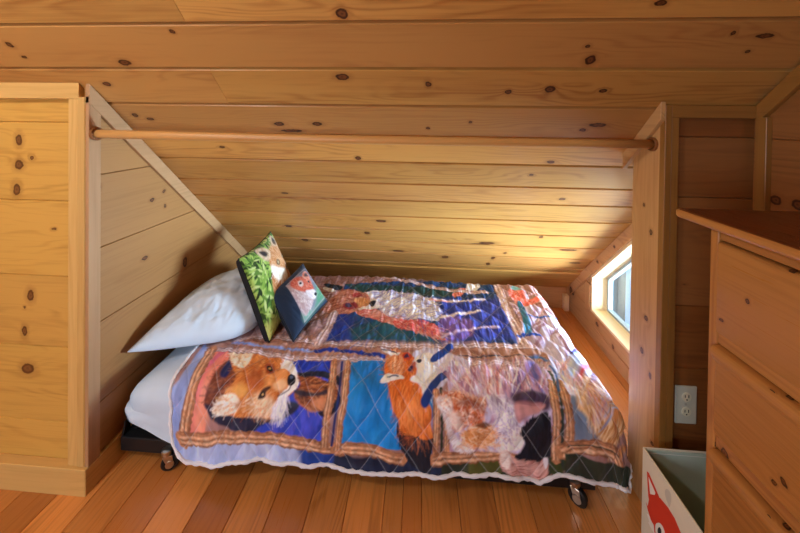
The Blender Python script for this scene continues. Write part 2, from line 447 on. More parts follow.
# ceiling: two slopes meeting over the room
ys = [.962, 1.086, 1.209, 1.332, 1.461, 1.588, 1.702, 1.829, 1.952, 2.071, 2.193, 2.324, 2.445, 2.567, 2.69]
ys = [-.1+.1327*k for k in range(8)] + ys
bm = plank_bm((0, 0, ZC), (1, 0, 0), (0, 1, -1), (0, -1, -1), (XFAR, XR+.02), ys, {7: [-.755], 9: [-.766]}, groove=.0055, depth=.010, vscale=R2)
bm2 = plank_bm((0, -.2, ZC), (1, 0, 0), (0, -1, -1), (0, 1, -1), (XFAR, XR+.02), [-.1+.125*k for k in range(20)], None, groove=.004, depth=.007, vscale=R2)
for b_ in (bm2,):
    me = bpy.data.meshes.new('t'); b_.to_mesh(me); b_.free(); bm.from_mesh(me); bpy.data.meshes.remove(me)
# roof deck over the boards
def slab(bm, pts):
    vs = [bm.verts.new(p) for p in pts]; f = bm.faces.new(vs); return f
slab(bm, [(XFAR-.2, -.1, ZC+.13), (XR+.2, -.1, ZC+.13), (XR+.2, 2.9, ZC-2.87), (XFAR-.2, 2.9, ZC-2.87)])
slab(bm, [(XFAR-.2, -.1, ZC+.13), (XR+.2, -.1, ZC+.13), (XR+.2, -3.0, ZC-2.77), (XFAR-.2, -3.0, ZC-2.77)])
done(bm, 'ceiling', m_ceil, kind='structure')

def roofz(y): return ZC-y
# left closet front (faces the viewer)
vs = [-.02, .252, .555, .841, 1.145, 1.46, 1.76]
bm = plank_bm((0, YL+.012, 0), (1, 0, 0), (0, 0, 1), (0, -1, 0), (XFAR, XL+.002), vs, None, groove=.003)
done(clip(bm, (0, 0, ZC), (0, 1, 1)), 'wall_left_front', m_lfront, kind='structure')
# left side wall of the alcove
vs = [-.02, .31, .643, .949, 1.249, 1.56, 1.9]
bm = plank_bm((XL-.0, 0, 0), (0, 1, 0), (0, 0, 1), (1, 0, 0), (YL+.001, 2.75), vs, None, groove=.0025)
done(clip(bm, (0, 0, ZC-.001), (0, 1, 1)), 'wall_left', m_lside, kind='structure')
# eave wall
bm = plank_bm((0, YB, 0), (1, 0, 0), (0, 0, 1), (0, -1, 0), (XL, XR), [-.02, .22], None)
done(clip(bm, (0, 0, ZC-.001), (0, 1, 1)), 'wall_back', m_win, kind='structure')
# right partition: two thin faces with a post end
def clipped(bm): return clip(bm, (0, 0, ZC-.001), (0, 1, 1))
vs = [-.02, .28, .586, .816, 1.216, 1.437, 1.7]
bm = plank_bm((0, YR+.010, 0), (1, 0, 0), (0, 0, 1), (0, -1, 0), (XW+.02, XR), vs, None, groove=.003)
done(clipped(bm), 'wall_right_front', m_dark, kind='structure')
bm = plank_bm((0, YR+.155, 0), (1, 0, 0), (0, 0, 1), (0, 1, 0), (XW+.02, XR), vs, None, groove=.003)
done(clipped(bm), 'wall_right_front_inner', m_win, kind='structure')
bm = clipped(prism([(YR+.002, 0), (YR+.155, 0), (YR+.155, 1.7), (YR+.002, 1.7)], XW, XW+.02, 'yz', .0015, 'z', .1))
done(bm, 'trim_1', m_wing, kind='structure')
# right gable wall with the window opening (yz plane at XR)
WY0, WY1, WZ0 = 1.47, 2.232, .187
def wztop(y): return 2.655-y
bm = plank_bm((XR, 0, 0), (0, 1, 0), (0, 0, 1), (1*-1, 0, 0), (YR+.1, 2.75), [-.02, .09, WZ0, .30, .62, .93, 1.24, 1.6], None, groove=.0025, thick=.012)
clipped(bm)
# cut the opening: split along its four edges and delete what lies inside
for co, no in (((0, WY0, 0), (0, 1, 0)), ((0, WY1, 0), (0, 1, 0)), ((0, 0, WZ0), (0, 0, 1)), ((0, 0, 2.655), (0, 1, 1))):
    bmesh.ops.bisect_plane(bm, geom=bm.verts[:]+bm.edges[:]+bm.faces[:], plane_co=co, plane_no=no)
kill = [f for f in bm.faces if WY0 < f.calc_center_median().y < WY1 and f.calc_center_median().z > WZ0 and f.calc_center_median().z < wztop(f.calc_center_median().y)]
bmesh.ops.delete(bm, geom=kill, context='FACES')
done(bm, 'wall_right_alcove', m_win, kind='structure')
bm = plank_bm((XR, 0, 0), (0, 1, 0), (0, 0, 1), (-1, 0, 0), (YBACK, YR+.1), [-.02, .25, .55, .85, 1.15, 1.435, 1.74, 2.04, 2.34, 2.9], None, groove=.003)
addbox(bm, (XR+.019, YBACK, -.1), (XR+.04, YR+.06, 3))
clip(bm, (0, 0, ZC-.001), (0, 1, 1)); clip(bm, (0, -.2, ZC-.001), (0, -1, 1))
done(bm, 'wall_right', wood('pine_gable', '#8a582c', '#623816', [(1.132, 1.23, .02, .02), (1.07, 1.23, .022, .02)], var=.3, small=.03), kind='structure')
# far left and behind the viewer
bm = plank_bm((XFAR, 0, 0), (0, 1, 0), (0, 0, 1), (1, 0, 0), (YBACK, YL+.1), [-.02+.3*k for k in range(11)], None)
clip(bm, (0, 0, ZC-.001), (0, 1, 1)); clip(bm, (0, -.2, ZC-.001), (0, -1, 1))
done(bm, 'wall_far_left', m_lfront, kind='structure')
bm = plank_bm((0, YBACK+.3, 0), (1, 0, 0), (0, 0, 1), (0, 1, 0), (XFAR, XR), [-.02, .28, .6], None)
done(bm, 'wall_behind', m_lfront, kind='structure')

tn = [1]
def trim(lo, hi, mat, grain='x', bevel=.0015, pr=None):
    tn[0] += 1; return board('trim_%d' % tn[0], lo, hi, mat, None, grain, bevel, 'structure', pr)
def trimp(poly, d0, d1, axes, mat, grain='y', pr=None, cl=True):
    tn[0] += 1; bm = prism(poly, d0, d1, axes, .001, grain, pr)
    return done(bm, 'trim_%d' % tn[0], mat, None, False, 'structure')
# left closet front: head, stile, corner strip, baseboard
trimp([(YL-.014, 1.553), (YL+.012, 1.553), (YL+.012, roofz(YL+.012)-.001), (YL-.014, roofz(YL-.014)-.001-.0)], XFAR, -1.327, 'yz', m_trim, 'x')
trim((-1.373, YL-.012, .104), (-1.332, YL+.012, 1.553), m_trim, 'z', pr=.1)
trim((-1.3315, YL-.016, .104), (-1.299, YL+.012, 1.56), m_trim, 'z', .0035, pr=.55)
trim((-1.302, YL-.012, .100), (-1.286, YL+.035, 1.563), m_trimg, 'z')
board('baseboard_left_front', (XFAR, YL-.024, -.002), (-1.2855, YL+.012, .104), m_trim, None, 'x', .002, 'structure', .3)
board('baseboard_left', (-1.302, YL-.0235, -.002), (-1.2845, YB, .100), m_trim, None, 'y', .002, 'structure', .2)
# board following the roof on the left side wall
def rake(x0, x1, y0, y1, w, mat, pr=.2):
    trimp([(y0, roofz(y0)-.002), (y1, roofz(y1)-.002), (y1, max(.0, roofz(y1)-.002-w)), (y0, roofz(y0)-.002-w)], x0, x1, 'yz', mat, 'y', pr)
rake(XL, -1.284, YL-.012, 2.52, .075, m_trimg)
# post end rake and the partition's front trim
rake(XW-.016, XW+.001, YR-.012, 1.392, .066, m_wing, .3)
trim((XW-.001, YR-.014, 0), (XW+.022, YR+.012, roofz(YR)-.002), m_frame, 'z', pr=.15)
trim((XW+.0222, YR-.012, 0), (XW+.048, YR+.012, 1.506), m_frame, 'z', pr=.1)
trim((XW+.0222, YR-.012, 1.506), (XR-.001, YR+.012, roofz(YR)-.002), m_frame, 'x', pr=.35)
# right gable: rake and corner stile
trimp([(YR-.012, roofz(YR)-.0), (.2, roofz(.2)), (.2, roofz(.2)-.075), (YR-.012, roofz(YR)-.065)], XR-.018, XR, 'yz', m_frame, 'y', .2)
trim((XR-.020, 1.147, 0), (XR, YR-.0122, 1.51), m_frame, 'z', pr=.1)
# window wall trims
rake(XR-.016, XR, YR+.165, 2.566, .085, m_win, .25)
trim((XR-.014, 2.24, .187), (XR, 2.30, roofz(2.30)-.085), m_win, 'z', pr=.2)
trim((XR-.05, 2.525, .0), (XR-.013, YB, .12), m_case, 'z', pr=.2)
trimp([(2.36, roofz(2.36)-.002), (2.566, roofz(2.566)-.002), (2.566, roofz(2.566)-.016), (2.36, roofz(2.36)-.016)], -1.28, XR-.017, 'yz', m_ceil, 'x', .2)

# ------------------------------------------------------------------ window
win = bpy.data.objects.new('window_1', None); COL.objects.link(win); win.location = (XR, 1.85, WZ0); tag(win, kind='structure')
D = .115
poly = [(WY0, WZ0), (WY1, WZ0), (WY1, wztop(WY1)), (WY0, wztop(WY0))]
def ring_prism(outer, inner, d0, d1, name, mat, parent, grain='y', pr=.1):
    bm = bmesh.new(); n = len(outer)
    V = [[bm.verts.new((d, p[0], p[1])) for p in q] for d in (d0, d1) for q in (outer, inner)]
    for i in range(n):
        j = (i+1) % n
        bm.faces.new((V[0][i], V[0][j], V[1][j], V[1][i])); bm.faces.new((V[2][i], V[2][j], V[3][j], V[3][i]))
        bm.faces.new((V[0][i], V[0][j], V[2][j], V[2][i])); bm.faces.new((V[1][i], V[1][j], V[3][j], V[3][i]))
    bmesh.ops.recalc_face_normals(bm, faces=bm.faces[:]); bm.normal_update(); uv_grain(bm, grain); set_pr(bm, pr)
    return done(bm, name, mat, parent)
def inset(poly, w):
    (a, b), (c, d), (e, f), (g, h) = poly
    return [(a+w, b+w), (c-w, d+w), (e-w, f-w*.414-(w*.0)), (g+w, h-w*2.414+w*.0)] if False else [(a+w, b+w), (c-w, d+w), (c-w, wztop(c-w)-w*1.414), (a+w, wztop(a+w)-w*1.414)]
ring_prism(inset(poly, -.004), inset(poly, .012), XR-.006, XR+.012, 'casing', m_case, win)
ring_prism(inset(poly, .0), inset(poly, .008), XR+.011, XR+D+.014, 'jamb', m_case, win)
ring_prism(inset(poly, .0085), inset(poly, .024), XR+D-.02, XR+D+.010, 'sash', plain('sash_grey', '#9aa6a8', .4), win)
T = NT('window_glass')
tr = T.n('ShaderNodeBsdfTransparent'); gl = T.n('ShaderNodeBsdfGlossy'); mx = T.n('ShaderNodeMixShader')
tr.inputs[0].default_value = (.93, .96, .97, 1); gl.inputs['Roughness'].default_value = .02
mx.inputs[0].default_value = .06; T.l(tr.outputs[0], mx.inputs[1]); T.l(gl.outputs[0], mx.inputs[2]); T.l(mx.outputs[0], T.out.inputs[0])
pp = inset(poly, .020)
done(prism(pp, XR+D, XR+D+.004, 'yz', 0, 'y', .1), 'glass', T.m, win)
# outside: snowy ground, two trunks and a branchy thicket
m_snow = plain('snow', '#dfeaf5', .9)
m_bark = plain('bark', '#9a948a', .9)
bm = bmesh.new(); slab(bm, [(XR+.2, -3, -2.6), (30, -20, -2.6), (30, 40, -2.6), (XR+.2, 30, -2.6)])
done(bm, 'ground', m_snow, kind='structure')
for i, (x, y, r, l) in enumerate(((3.6, 5.98, .11, 'pale grey tree trunk seen through the low window at its left'), (3.0, 4.80, .045, 'slim tree trunk seen through the low window, right of the thicker one'))):
    t = empty('tree', (x, y, -2.6), l, 'tree')
    done(tube_bm([(x, y, -2.6), (x+.03, y+.02, -.5), (x-.03, y-.02, 1.2), (x, y, 4)], [r*1.2, r, r*.9, r*.6], 12), 'trunk', m_bark, t)
    for k in range(9):
        a = random.uniform(0, 6.28); z = random.uniform(-.6, 2.6); L = random.uniform(.5, 1.1)
        p = Vector((x, y, z)); d = Vector((math.cos(a), math.sin(a), .35))
        done(tube_bm([p, p+d*L*.5, p+d*L+Vector((0, 0, .1))], [r*.3, r*.2, r*.08], 6), 'branch', m_bark, t)
board('eave_beam', (XR+.28, .6, .66), (XR+.36, 2.6, .80), m_dark, kind='structure', grain='y')

# ------------------------------------------------------------------ closet rod
rod = done(tube_bm([(XL+.012+(XW-XL-.012)*k/8, YL+.012+(YR+.046-YL-.012)*k/8, 1.416-.010*k/8 - .004*math.sin(math.pi*k/8)) for k in range(9)], .0172, 16, True), 'closet_rod', m_rod)
tag(rod, 'round wooden closet rod spanning the alcove just under the sloped ceiling', 'rod')
for x, y, z, s in ((XL+.0165, YL+.012, 1.416, 1), (XW-.0005, YR+.046, 1.406, -1)):
    o = done(lathe_bm((x, y, z), (s, 0, 0), [(-.0005, .027), (.007, .027), (.0085, .025), (.0085, .0195), (.0035, .018)]), 'rod_socket', m_dark)
    smart_smooth(o); tag(o, 'dark wooden cup holding the %s end of the closet rod' % ('left' if s > 0 else 'right'), 'rod socket')

# ------------------------------------------------------------------ bed frame
bf = empty('bedstead', (-.25, 1.72, 0), 'low black metal bedstead on casters under the fox quilt', 'bed frame')
def L_rail(name, lo, hi, grain):
    return board(name, lo, hi, m_black, bf, grain, .004, seg=2)
RZ0, RZ1 = .052, .112
L_rail('rail', (-1.266, 1.247, RZ0), (.70, 1.287, RZ1), 'x')
L_rail('rail', (-1.266, 2.215, RZ0), (.70, 2.255, RZ1), 'x')
L_rail('rail', (-1.266, 1.2875, RZ0), (-1.226, 2.2145, RZ1), 'y')
L_rail('rail', (.66, 1.2875, RZ0), (.70, 2.2145, RZ1), 'y')
L_rail('crossbar', (-.30, 1.2875, RZ0+.01), (-.25, 2.2145, RZ1), 'y')
done(prism([(1.25, .1122), (1.285, .1122), (1.285, .165), (1.262, .165)], -1.264, -1.256, 'yz', .001, 'z'), 'bracket', m_black, bf)
for (x, y, a) in ((-1.045, 1.236, .5), (.622, 1.250, -.7), (-1.06, 2.235, .2), (.64, 2.235, .2)):
    M = Matrix.Translation((x, y, 0)) @ Matrix.Rotation(a, 4, 'Z')
    def put(bm): bm.transform(M); return bm
    zr = .034
    cst = done(put(lathe_bm((0, 0, .0775), (0, 0, 1), [(-.008, .007), (-.008, .018), (-.001, .020), (.012, .020), (.014, .016)])), 'caster', m_steel, bf); smart_smooth(cst)
    w = done(put(lathe_bm((.012, -.012, zr-.0005), (0, 1, 0), [(0, .010), (0, .028), (.004, .0335), (.020, .0335), (.024, .028), (.024, .010)])), 'wheel', m_rubber, cst); smart_smooth(w)
    for yy in (-.0165, .0130):
        done(put(prism([(-.014, .0690), (.020, .0690), (.026, .030), (.014, .020), (.002, .030)], yy, yy+.003, 'xz', .0006, 'z')), 'fork', m_steel, cst)
    hub = done(put(lathe_bm((.012, -.0190, zr-.0005), (0, 1, 0), [(0, .004), (0, .015), (.002, .016), (.004, .015)])), 'hub_cap', m_steel, cst); smart_smooth(hub)

# ------------------------------------------------------------------ mattress in a white sheet
def rounded_box(lo, hi, r, n=(90, 50, 14)):
    bm = bmesh.new()
    bmesh.ops.create_cube(bm, size=2)
    bmesh.ops.subdivide_edges(bm, edges=bm.edges[:], cuts=30, use_grid_fill=True)
    lo, hi = np.array(lo), np.array(hi); c = (lo+hi)/2; hf = (hi-lo)/2; inn = hf-r
    for v in bm.verts:
        # even sampling that keeps more rows near the edges
        q = np.array([math.copysign(1-(1-abs(t))**1.0, t) for t in v.co])*hf
        k = np.clip(q, -inn, inn); d = q-k
        if q[2] < 0: k[2] = q[2]; d[2] = 0                    # straight walls below the middle
        L = np.linalg.norm(d)
        v.co = Vector(c+k+(d/L*r if L > 1e-6 else 0))
    return bm
bm = rounded_box((-1.268, 1.244, .1125), (.715, 2.235, .352), .085)
for v in bm.verts:
    x, y, z = v.co
    f = max(0, min(1, (.34-z)/.2))
    n = math.sin(x*31+y*9)*.004+math.sin(y*37+z*20)*.004+math.sin(x*17-z*40)*.003
    if y < 1.35: v.co.y -= abs(n)*f*1.5
    if x < -1.06:
        e = min(1, (-1.06-x)/.2)
        v.co.z -= .045*e*e*max(0, (z-.2)/.15)                        # the sheet slopes off towards the end
        v.co.z += .105*e*max(0, min(1, (.24-z)/.11))                 # and its lower edge climbs at the corner
        v.co.x += (n*1.2)*f
mt = done(bm, 'mattress', m_sheet, None, True)
tag(mt, 'twin mattress in a white fitted sheet on the black bed frame', 'mattress')
# cloth coordinates: s along the bed from the pillow end, t from the front hem to the back edge
QX0, QXR, QYF, QZ, QR = -1.035, .742, 1.300, .372, .075
QL, QW = 2.03, 1.26
HEM_S = [0, .026, .065, .11, .176, .245, .322, .415, .5, .655, .752, .974, 1.1, 1.283, 1.388, 1.454, 1.509, 1.547, 1.58, 1.655, 1.742, 1.9, 2.03]
HEM_L = [.26, .298, .328, .340, .342, .330, .306, .308, .306, .303, .314, .314, .302, .293, .281, .292, .302, .277, .268, .268, .288, .30, .305]
QH = .30
def qdrop(rho):
    r = QR; e = np.maximum(0, rho-r*np.pi/2); a = np.minimum(rho, r*np.pi/2)/r
    return r*np.sin(a)+.10*e, r*(1-np.cos(a))+.99*e
def qflat(s, t):
    L = np.interp(s, HEM_S, HEM_L)
    x = QX0+s; y = QYF+np.where(t < QH, (t-QH)*L/QH, t-QH)
    x = x + (.045-.075*np.clip(t/.45, 0, 1))*np.clip(1-s/.4, 0, 1)
    return x, y
def qpos(s, t):
    x, y = qflat(s, t)
    a = np.maximum(0, x-QXR); b = np.maximum(0, QYF-y); c = np.maximum(0, y-2.15)
    hyp = np.hypot(a, b)+1e-9; rho = (a**5+b**5)**.2+1e-9
    out, dr = qdrop(rho)
    outc, drc = qdrop(c)
    X = np.minimum(x, QXR)+a/hyp*out
    Y = np.clip(y, QYF, 2.15)-b/hyp*out+outc
    Z = QZ-dr-drc
    w = np.clip((dr-.04)/.2, 0, 1)
    # soft flutes in the hanging cloth
    fl = .005*np.sin(s*23+1.0)+.003*np.sin(s*41+.6)
    Y = Y - fl*w*(b > 0)*b/hyp
    X = X + .010*np.sin(t*19)*w*(a > 0)*a/hyp
    # slow hollows on the top
    Z = Z + (1-w)*(.006*np.sin(s*5.1+t*3)+.005*np.sin(t*9-s*4))
    return X, Y, Z
QUILT_ART = [
('f','#aab4d2',[(-0.108,-0.12),(0.029,0.059),(0.317,0.078),(0.57,0.081),(0.601,-0.021),(0.323,-0.05),(-0.015,-0.087)],{'soft': 0.01, 'smooth': False, 'c2': '#c3cae0', 'amt': 0.5, 'ang': 1.57, 'freq': (4, 40)}),
('f','#8f9cc4',[(-0.06,0.127),(0.026,0.253),(0.027,0.453),(0.073,0.428),(0.08,0.288),(0.071,0.2),(0.048,0.059),(0.061,-0.051),(-0.077,-0.12)],{'soft': 0.006, 'c2': '#a9b3cf', 'ang': 1.5, 'freq': (5, 60), 'smooth': False}),
('f','#2c55a4',[(0.567,0.074),(0.724,0.061),(0.737,-0.046),(0.59,-0.058)],{'soft': 0.016, 'smooth': False, 'c2': '#23407e', 'freq': (6, 30)}),
('f','#1e2840',[(0.708,0.058),(1.149,0.053),(1.142,-0.055),(0.704,-0.056)],{'soft': 0.01, 'smooth': False, 'c2': '#2a3854', 'freq': (6, 40)}),
('f','#343b30',[(1.133,0.069),(1.245,0.067),(1.584,0.071),(1.89,0.002),(2.15,0.114),(1.134,-0.061)],{'soft': 0.004, 'smooth': False, 'c2': '#444a38', 'amt': 0.6, 'ang': 1.57, 'freq': (6, 60)}),
('f','#5a5a2a',[(1.234,0.052),(1.362,0.062),(1.364,-0.053),(1.245,-0.059)],{'soft': 0.008, 'smooth': False, 'c2': '#6d6a38', 'freq': (8, 40)}),
('f','#45502a',[(1.551,0.074),(1.607,0.073),(1.59,-0.015),(1.55,-0.018)],{'soft': 0.01, 'smooth': False}),
('f','#e58d78',[(0.084,0.408),(0.163,0.435),(0.221,0.392),(0.217,0.251),(0.164,0.175),(0.157,0.11),(0.316,0.092),(0.359,0.091),(0.083,0.082),(0.1,0.17),(0.115,0.262)],{'soft': 0.004, 'c2': '#d9748a', 'amt': 0.5, 'ang': 1.2, 'freq': (8, 60), 'smooth': False}),
('f','#e9a283',[(0.101,0.098),(0.114,0.187),(0.141,0.263),(0.142,0.335),(0.169,0.207),(0.163,0.127)],{'soft': 0.02, 'alpha': 0.8}),
('f','#3a52b6',[(0.446,0.404),(0.654,0.403),(0.668,0.308),(0.659,0.09),(0.334,0.085),(0.407,0.15),(0.502,0.223)],{'soft': 0.004, 'smooth': False, 'c2': '#5a5fc8', 'amt': 0.7, 'ang': 1.5, 'freq': (6, 70)}),
('f','#1f3fae',[(0.446,0.404),(0.645,0.402),(0.658,0.327),(0.544,0.334),(0.483,0.36)],{'soft': 0.004, 'smooth': False, 'c2': '#4a63cc', 'amt': 0.6, 'ang': 1.3, 'freq': (6, 70)}),
('f','#2e3148',[(0.155,0.19),(0.163,0.222),(0.174,0.281),(0.188,0.351),(0.173,0.415),(0.294,0.303),(0.284,0.256),(0.23,0.208),(0.312,0.161),(0.423,0.159),(0.495,0.216),(0.562,0.216),(0.516,0.17),(0.408,0.128),(0.367,0.098),(0.297,0.107),(0.231,0.13),(0.177,0.163)],{'soft': 0.006, 'c2': '#3a3850', 'amt': 0.5, 'ang': 0.3, 'freq': (10, 90)}),
('f','#8a5038',[(0.16,0.2),(0.166,0.25),(0.169,0.302),(0.19,0.364),(0.282,0.302),(0.279,0.25),(0.238,0.215),(0.204,0.192)],{'soft': 0.008, 'c2': '#6a3a30', 'amt': 0.5, 'ang': 0.8, 'freq': (14, 120)}),
('h',['#b06a44', '#5a3030', '#7a4434', '#c08060'],[(0.371,0.275),(0.164,0.201),(0.17,0.259),(0.178,0.303),(0.197,0.352),(0.277,0.301),(0.273,0.244),(0.23,0.208)],{'seed': 1, 'n': 120, 'ln': 0.03}),
('f','#2c3060',[(0.189,0.286),(0.19,0.364),(0.228,0.319),(0.223,0.273)],{'soft': 0.006}),
('f','#c8783a',[(0.213,0.189),(0.249,0.238),(0.266,0.275),(0.213,0.329),(0.171,0.401),(0.186,0.437),(0.267,0.431),(0.361,0.407),(0.432,0.403),(0.488,0.338),(0.529,0.291),(0.528,0.249),(0.494,0.222),(0.482,0.174),(0.424,0.152),(0.372,0.163),(0.312,0.154),(0.249,0.163)],{'soft': 0.004, 'c2': '#dd9a58', 'amt': 0.5, 'ang': 0.9, 'freq': (20, 150), 'jag': 0.003}),
('h',['#e2a868', '#b8662c', '#d08a48', '#ecc08a', '#a45626'],[(0.502,0.284),(0.23,0.182),(0.251,0.232),(0.266,0.275),(0.235,0.331),(0.27,0.424),(0.381,0.403),(0.457,0.357),(0.495,0.246),(0.482,0.181),(0.407,0.158)],{'seed': 2, 'n': 420, 'ln': 0.032, 'alpha': 0.55}),
('f','#a9552a',[(0.308,0.277),(0.331,0.318),(0.37,0.312),(0.396,0.277),(0.383,0.249),(0.343,0.24)],{'soft': 0.02, 'alpha': 0.7}),
('f','#e7b060',[(0.266,0.238),(0.293,0.256),(0.332,0.245),(0.332,0.221),(0.299,0.214)],{'soft': 0.014, 'alpha': 0.8}),
('f','#efdfc4',[(0.174,0.395),(0.173,0.425),(0.201,0.435),(0.259,0.43),(0.281,0.392),(0.282,0.336),(0.256,0.316),(0.211,0.341)],{'soft': 0.005, 'jag': 0.002}),
('h',['#f7eedc', '#e0b680', '#d49a5c', '#fff6e6'],[(0.361,0.311),(0.182,0.389),(0.202,0.432),(0.262,0.424),(0.279,0.341),(0.249,0.321)],{'seed': 3, 'n': 90, 'ln': 0.03, 'w': 0.0035, 'alpha': 0.7}),
('f','#eedfc8',[(0.191,0.173),(0.209,0.202),(0.244,0.226),(0.287,0.226),(0.314,0.202),(0.311,0.181),(0.271,0.162),(0.222,0.163)],{'soft': 0.005, 'jag': 0.002}),
('h',['#fbf3e4', '#d9a870', '#c8905c', '#fff8ec'],[(0.349,0.222),(0.195,0.176),(0.213,0.202),(0.253,0.226),(0.304,0.208),(0.293,0.175),(0.231,0.166)],{'seed': 4, 'n': 90, 'ln': 0.028, 'w': 0.0035, 'alpha': 0.7}),
('f','#c98244',[(0.297,0.195),(0.32,0.214),(0.345,0.197),(0.329,0.168),(0.302,0.171)],{'soft': 0.01, 'alpha': 0.7}),
('f','#eed9b8',[(0.359,0.217),(0.398,0.232),(0.444,0.218),(0.464,0.194),(0.432,0.16),(0.381,0.163)],{'soft': 0.016, 'alpha': 0.85}),
('h',['#f6e8d0', '#cf8c50', '#e6b784'],[(0.458,0.256),(0.334,0.209),(0.398,0.232),(0.462,0.213),(0.44,0.157),(0.355,0.162)],{'seed': 5, 'n': 120, 'ln': 0.03, 'alpha': 0.6}),
('f','#f4efec',[(0.431,0.342),(0.429,0.377),(0.439,0.41),(0.474,0.371),(0.511,0.325),(0.537,0.288),(0.537,0.259),(0.517,0.245),(0.505,0.229),(0.506,0.198),(0.483,0.163),(0.449,0.166),(0.464,0.201),(0.47,0.232),(0.486,0.249),(0.498,0.262),(0.486,0.311),(0.46,0.329)],{'soft': 0.004, 'jag': 0.002}),
('h',['#ffffff', '#cfcad8', '#b9b4c4', '#e6dcd4'],[(0.488,0.296),(0.449,0.162),(0.467,0.226),(0.495,0.246),(0.514,0.242),(0.507,0.191),(0.483,0.159)],{'seed': 6, 'n': 110, 'ln': 0.035, 'w': 0.003, 'alpha': 0.7, 'spread': 0.25}),
('h',['#ffffff', '#d8d2dc'],[(0.492,0.287),(0.436,0.343),(0.434,0.409),(0.483,0.36),(0.479,0.326)],{'seed': 7, 'n': 40, 'ln': 0.03, 'w': 0.003, 'alpha': 0.7}),
('f','#e6a468',[(0.375,0.283),(0.405,0.311),(0.443,0.327),(0.475,0.315),(0.494,0.272),(0.472,0.251),(0.433,0.254)],{'soft': 0.01, 'c2': '#d08a4c', 'amt': 0.4, 'ang': 0.2, 'freq': (14, 130)}),
('f','#f0cfa4',[(0.436,0.267),(0.467,0.284),(0.492,0.265),(0.473,0.248),(0.446,0.252)],{'soft': 0.008, 'alpha': 0.7}),
('f','#141a26',[(0.484,0.291),(0.489,0.304),(0.507,0.304),(0.518,0.294),(0.522,0.277),(0.511,0.267),(0.494,0.27)],{'soft': 0.0025}),
('f','#5a6070',[(0.492,0.296),(0.502,0.3),(0.507,0.293),(0.498,0.288)],{'soft': 0.003}),
('l','#2c2428',[(0.509,0.267),(0.505,0.253),(0.488,0.243),(0.466,0.232)],{'w': 0.005, 'soft': 0.003, 'alpha': 0.8}),
('f','#9c481e',[(0.359,0.339),(0.371,0.355),(0.394,0.349),(0.413,0.323),(0.405,0.303),(0.38,0.308)],{'soft': 0.006}),
('f','#1c1210',[(0.372,0.329),(0.376,0.344),(0.393,0.337),(0.403,0.322),(0.394,0.312)],{'soft': 0.003}),
('f','#d9b070',[(0.38,0.331),(0.384,0.336),(0.392,0.329),(0.389,0.322)],{'soft': 0.0025}),
('f','#5a3020',[(0.388,0.219),(0.392,0.236),(0.401,0.248),(0.422,0.257),(0.429,0.252),(0.416,0.24),(0.415,0.225)],{'soft': 0.004}),
('f','#1c1210',[(0.393,0.226),(0.398,0.238),(0.408,0.241),(0.413,0.231),(0.405,0.224)],{'soft': 0.003}),
('f','#d9b070',[(0.4,0.231),(0.404,0.236),(0.409,0.232),(0.405,0.229)],{'soft': 0.0025}),
('f','#a8623c',[(0.518,0.309),(0.564,0.315),(0.65,0.296),(0.698,0.277),(0.713,0.252),(0.698,0.221),(0.655,0.201),(0.597,0.203),(0.557,0.218),(0.53,0.243),(0.546,0.27)],{'soft': 0.006, 'c2': '#6a3a2c', 'amt': 0.5, 'ang': 0.1, 'freq': (14, 110), 'jag': 0.003}),
('h',['#d08a58', '#4a2824', '#e2a878', '#8a4a34'],[(0.505,0.266),(0.53,0.301),(0.651,0.291),(0.706,0.264),(0.686,0.217),(0.597,0.206),(0.551,0.227)],{'seed': 8, 'n': 180, 'ln': 0.03, 'alpha': 0.6}),
('f','#232840',[(0.514,0.319),(0.567,0.332),(0.653,0.342),(0.698,0.326),(0.709,0.285),(0.673,0.303),(0.61,0.311),(0.551,0.303)],{'soft': 0.005}),
('f','#2b2c40',[(0.527,0.252),(0.559,0.258),(0.62,0.253),(0.674,0.271),(0.701,0.267),(0.663,0.251),(0.606,0.242),(0.556,0.239)],{'soft': 0.005, 'alpha': 0.9}),
('f','#d9976a',[(0.61,0.226),(0.64,0.24),(0.681,0.243),(0.692,0.23),(0.662,0.211),(0.621,0.211)],{'soft': 0.008, 'alpha': 0.75}),
('f','#23273a',[(0.639,0.196),(0.686,0.216),(0.71,0.246),(0.708,0.271),(0.728,0.248),(0.714,0.21),(0.668,0.183)],{'soft': 0.005}),
('f','#b9907e',[(0.034,0.439),(0.156,0.517),(0.431,0.564),(1.049,0.553),(1.758,0.622),(1.685,0.455),(1.139,0.404),(0.704,0.407),(0.355,0.4),(0.097,0.409)],{'soft': 0.004, 'smooth': False, 'c2': '#8d5f55', 'amt': 0.6, 'ang': 0, 'freq': (10, 90)}),
('r','',[(0.15,0.493),(0.254,0.536),(0.446,0.525),(0.677,0.52),(1.049,0.526),(1.545,0.576),(1.719,0.576)],{'w': 0.04, 'top': 1}),
('r','',[(0.09,0.422),(0.253,0.423),(0.446,0.404),(0.631,0.418),(0.84,0.429),(0.883,0.421)],{'w': 0.036, 'top': 1}),
('r','',[(1.14,0.426),(1.325,0.447),(1.509,0.461),(1.621,0.461)],{'w': 0.036, 'top': 1}),
('l','#8fa3d8',[(0.149,0.478),(0.29,0.462),(0.424,0.456),(0.533,0.453)],{'w': 0.016, 'soft': 0.006}),
('l','#26419a',[(0.552,0.455),(0.636,0.469),(0.725,0.463),(0.822,0.457),(0.881,0.444)],{'w': 0.02, 'soft': 0.004, 'jag': 0.004}),
('l','#3a3a52',[(1.124,0.465),(1.283,0.473),(1.523,0.507),(1.639,0.507)],{'w': 0.006, 'soft': 0.004, 'jag': 0.003}),
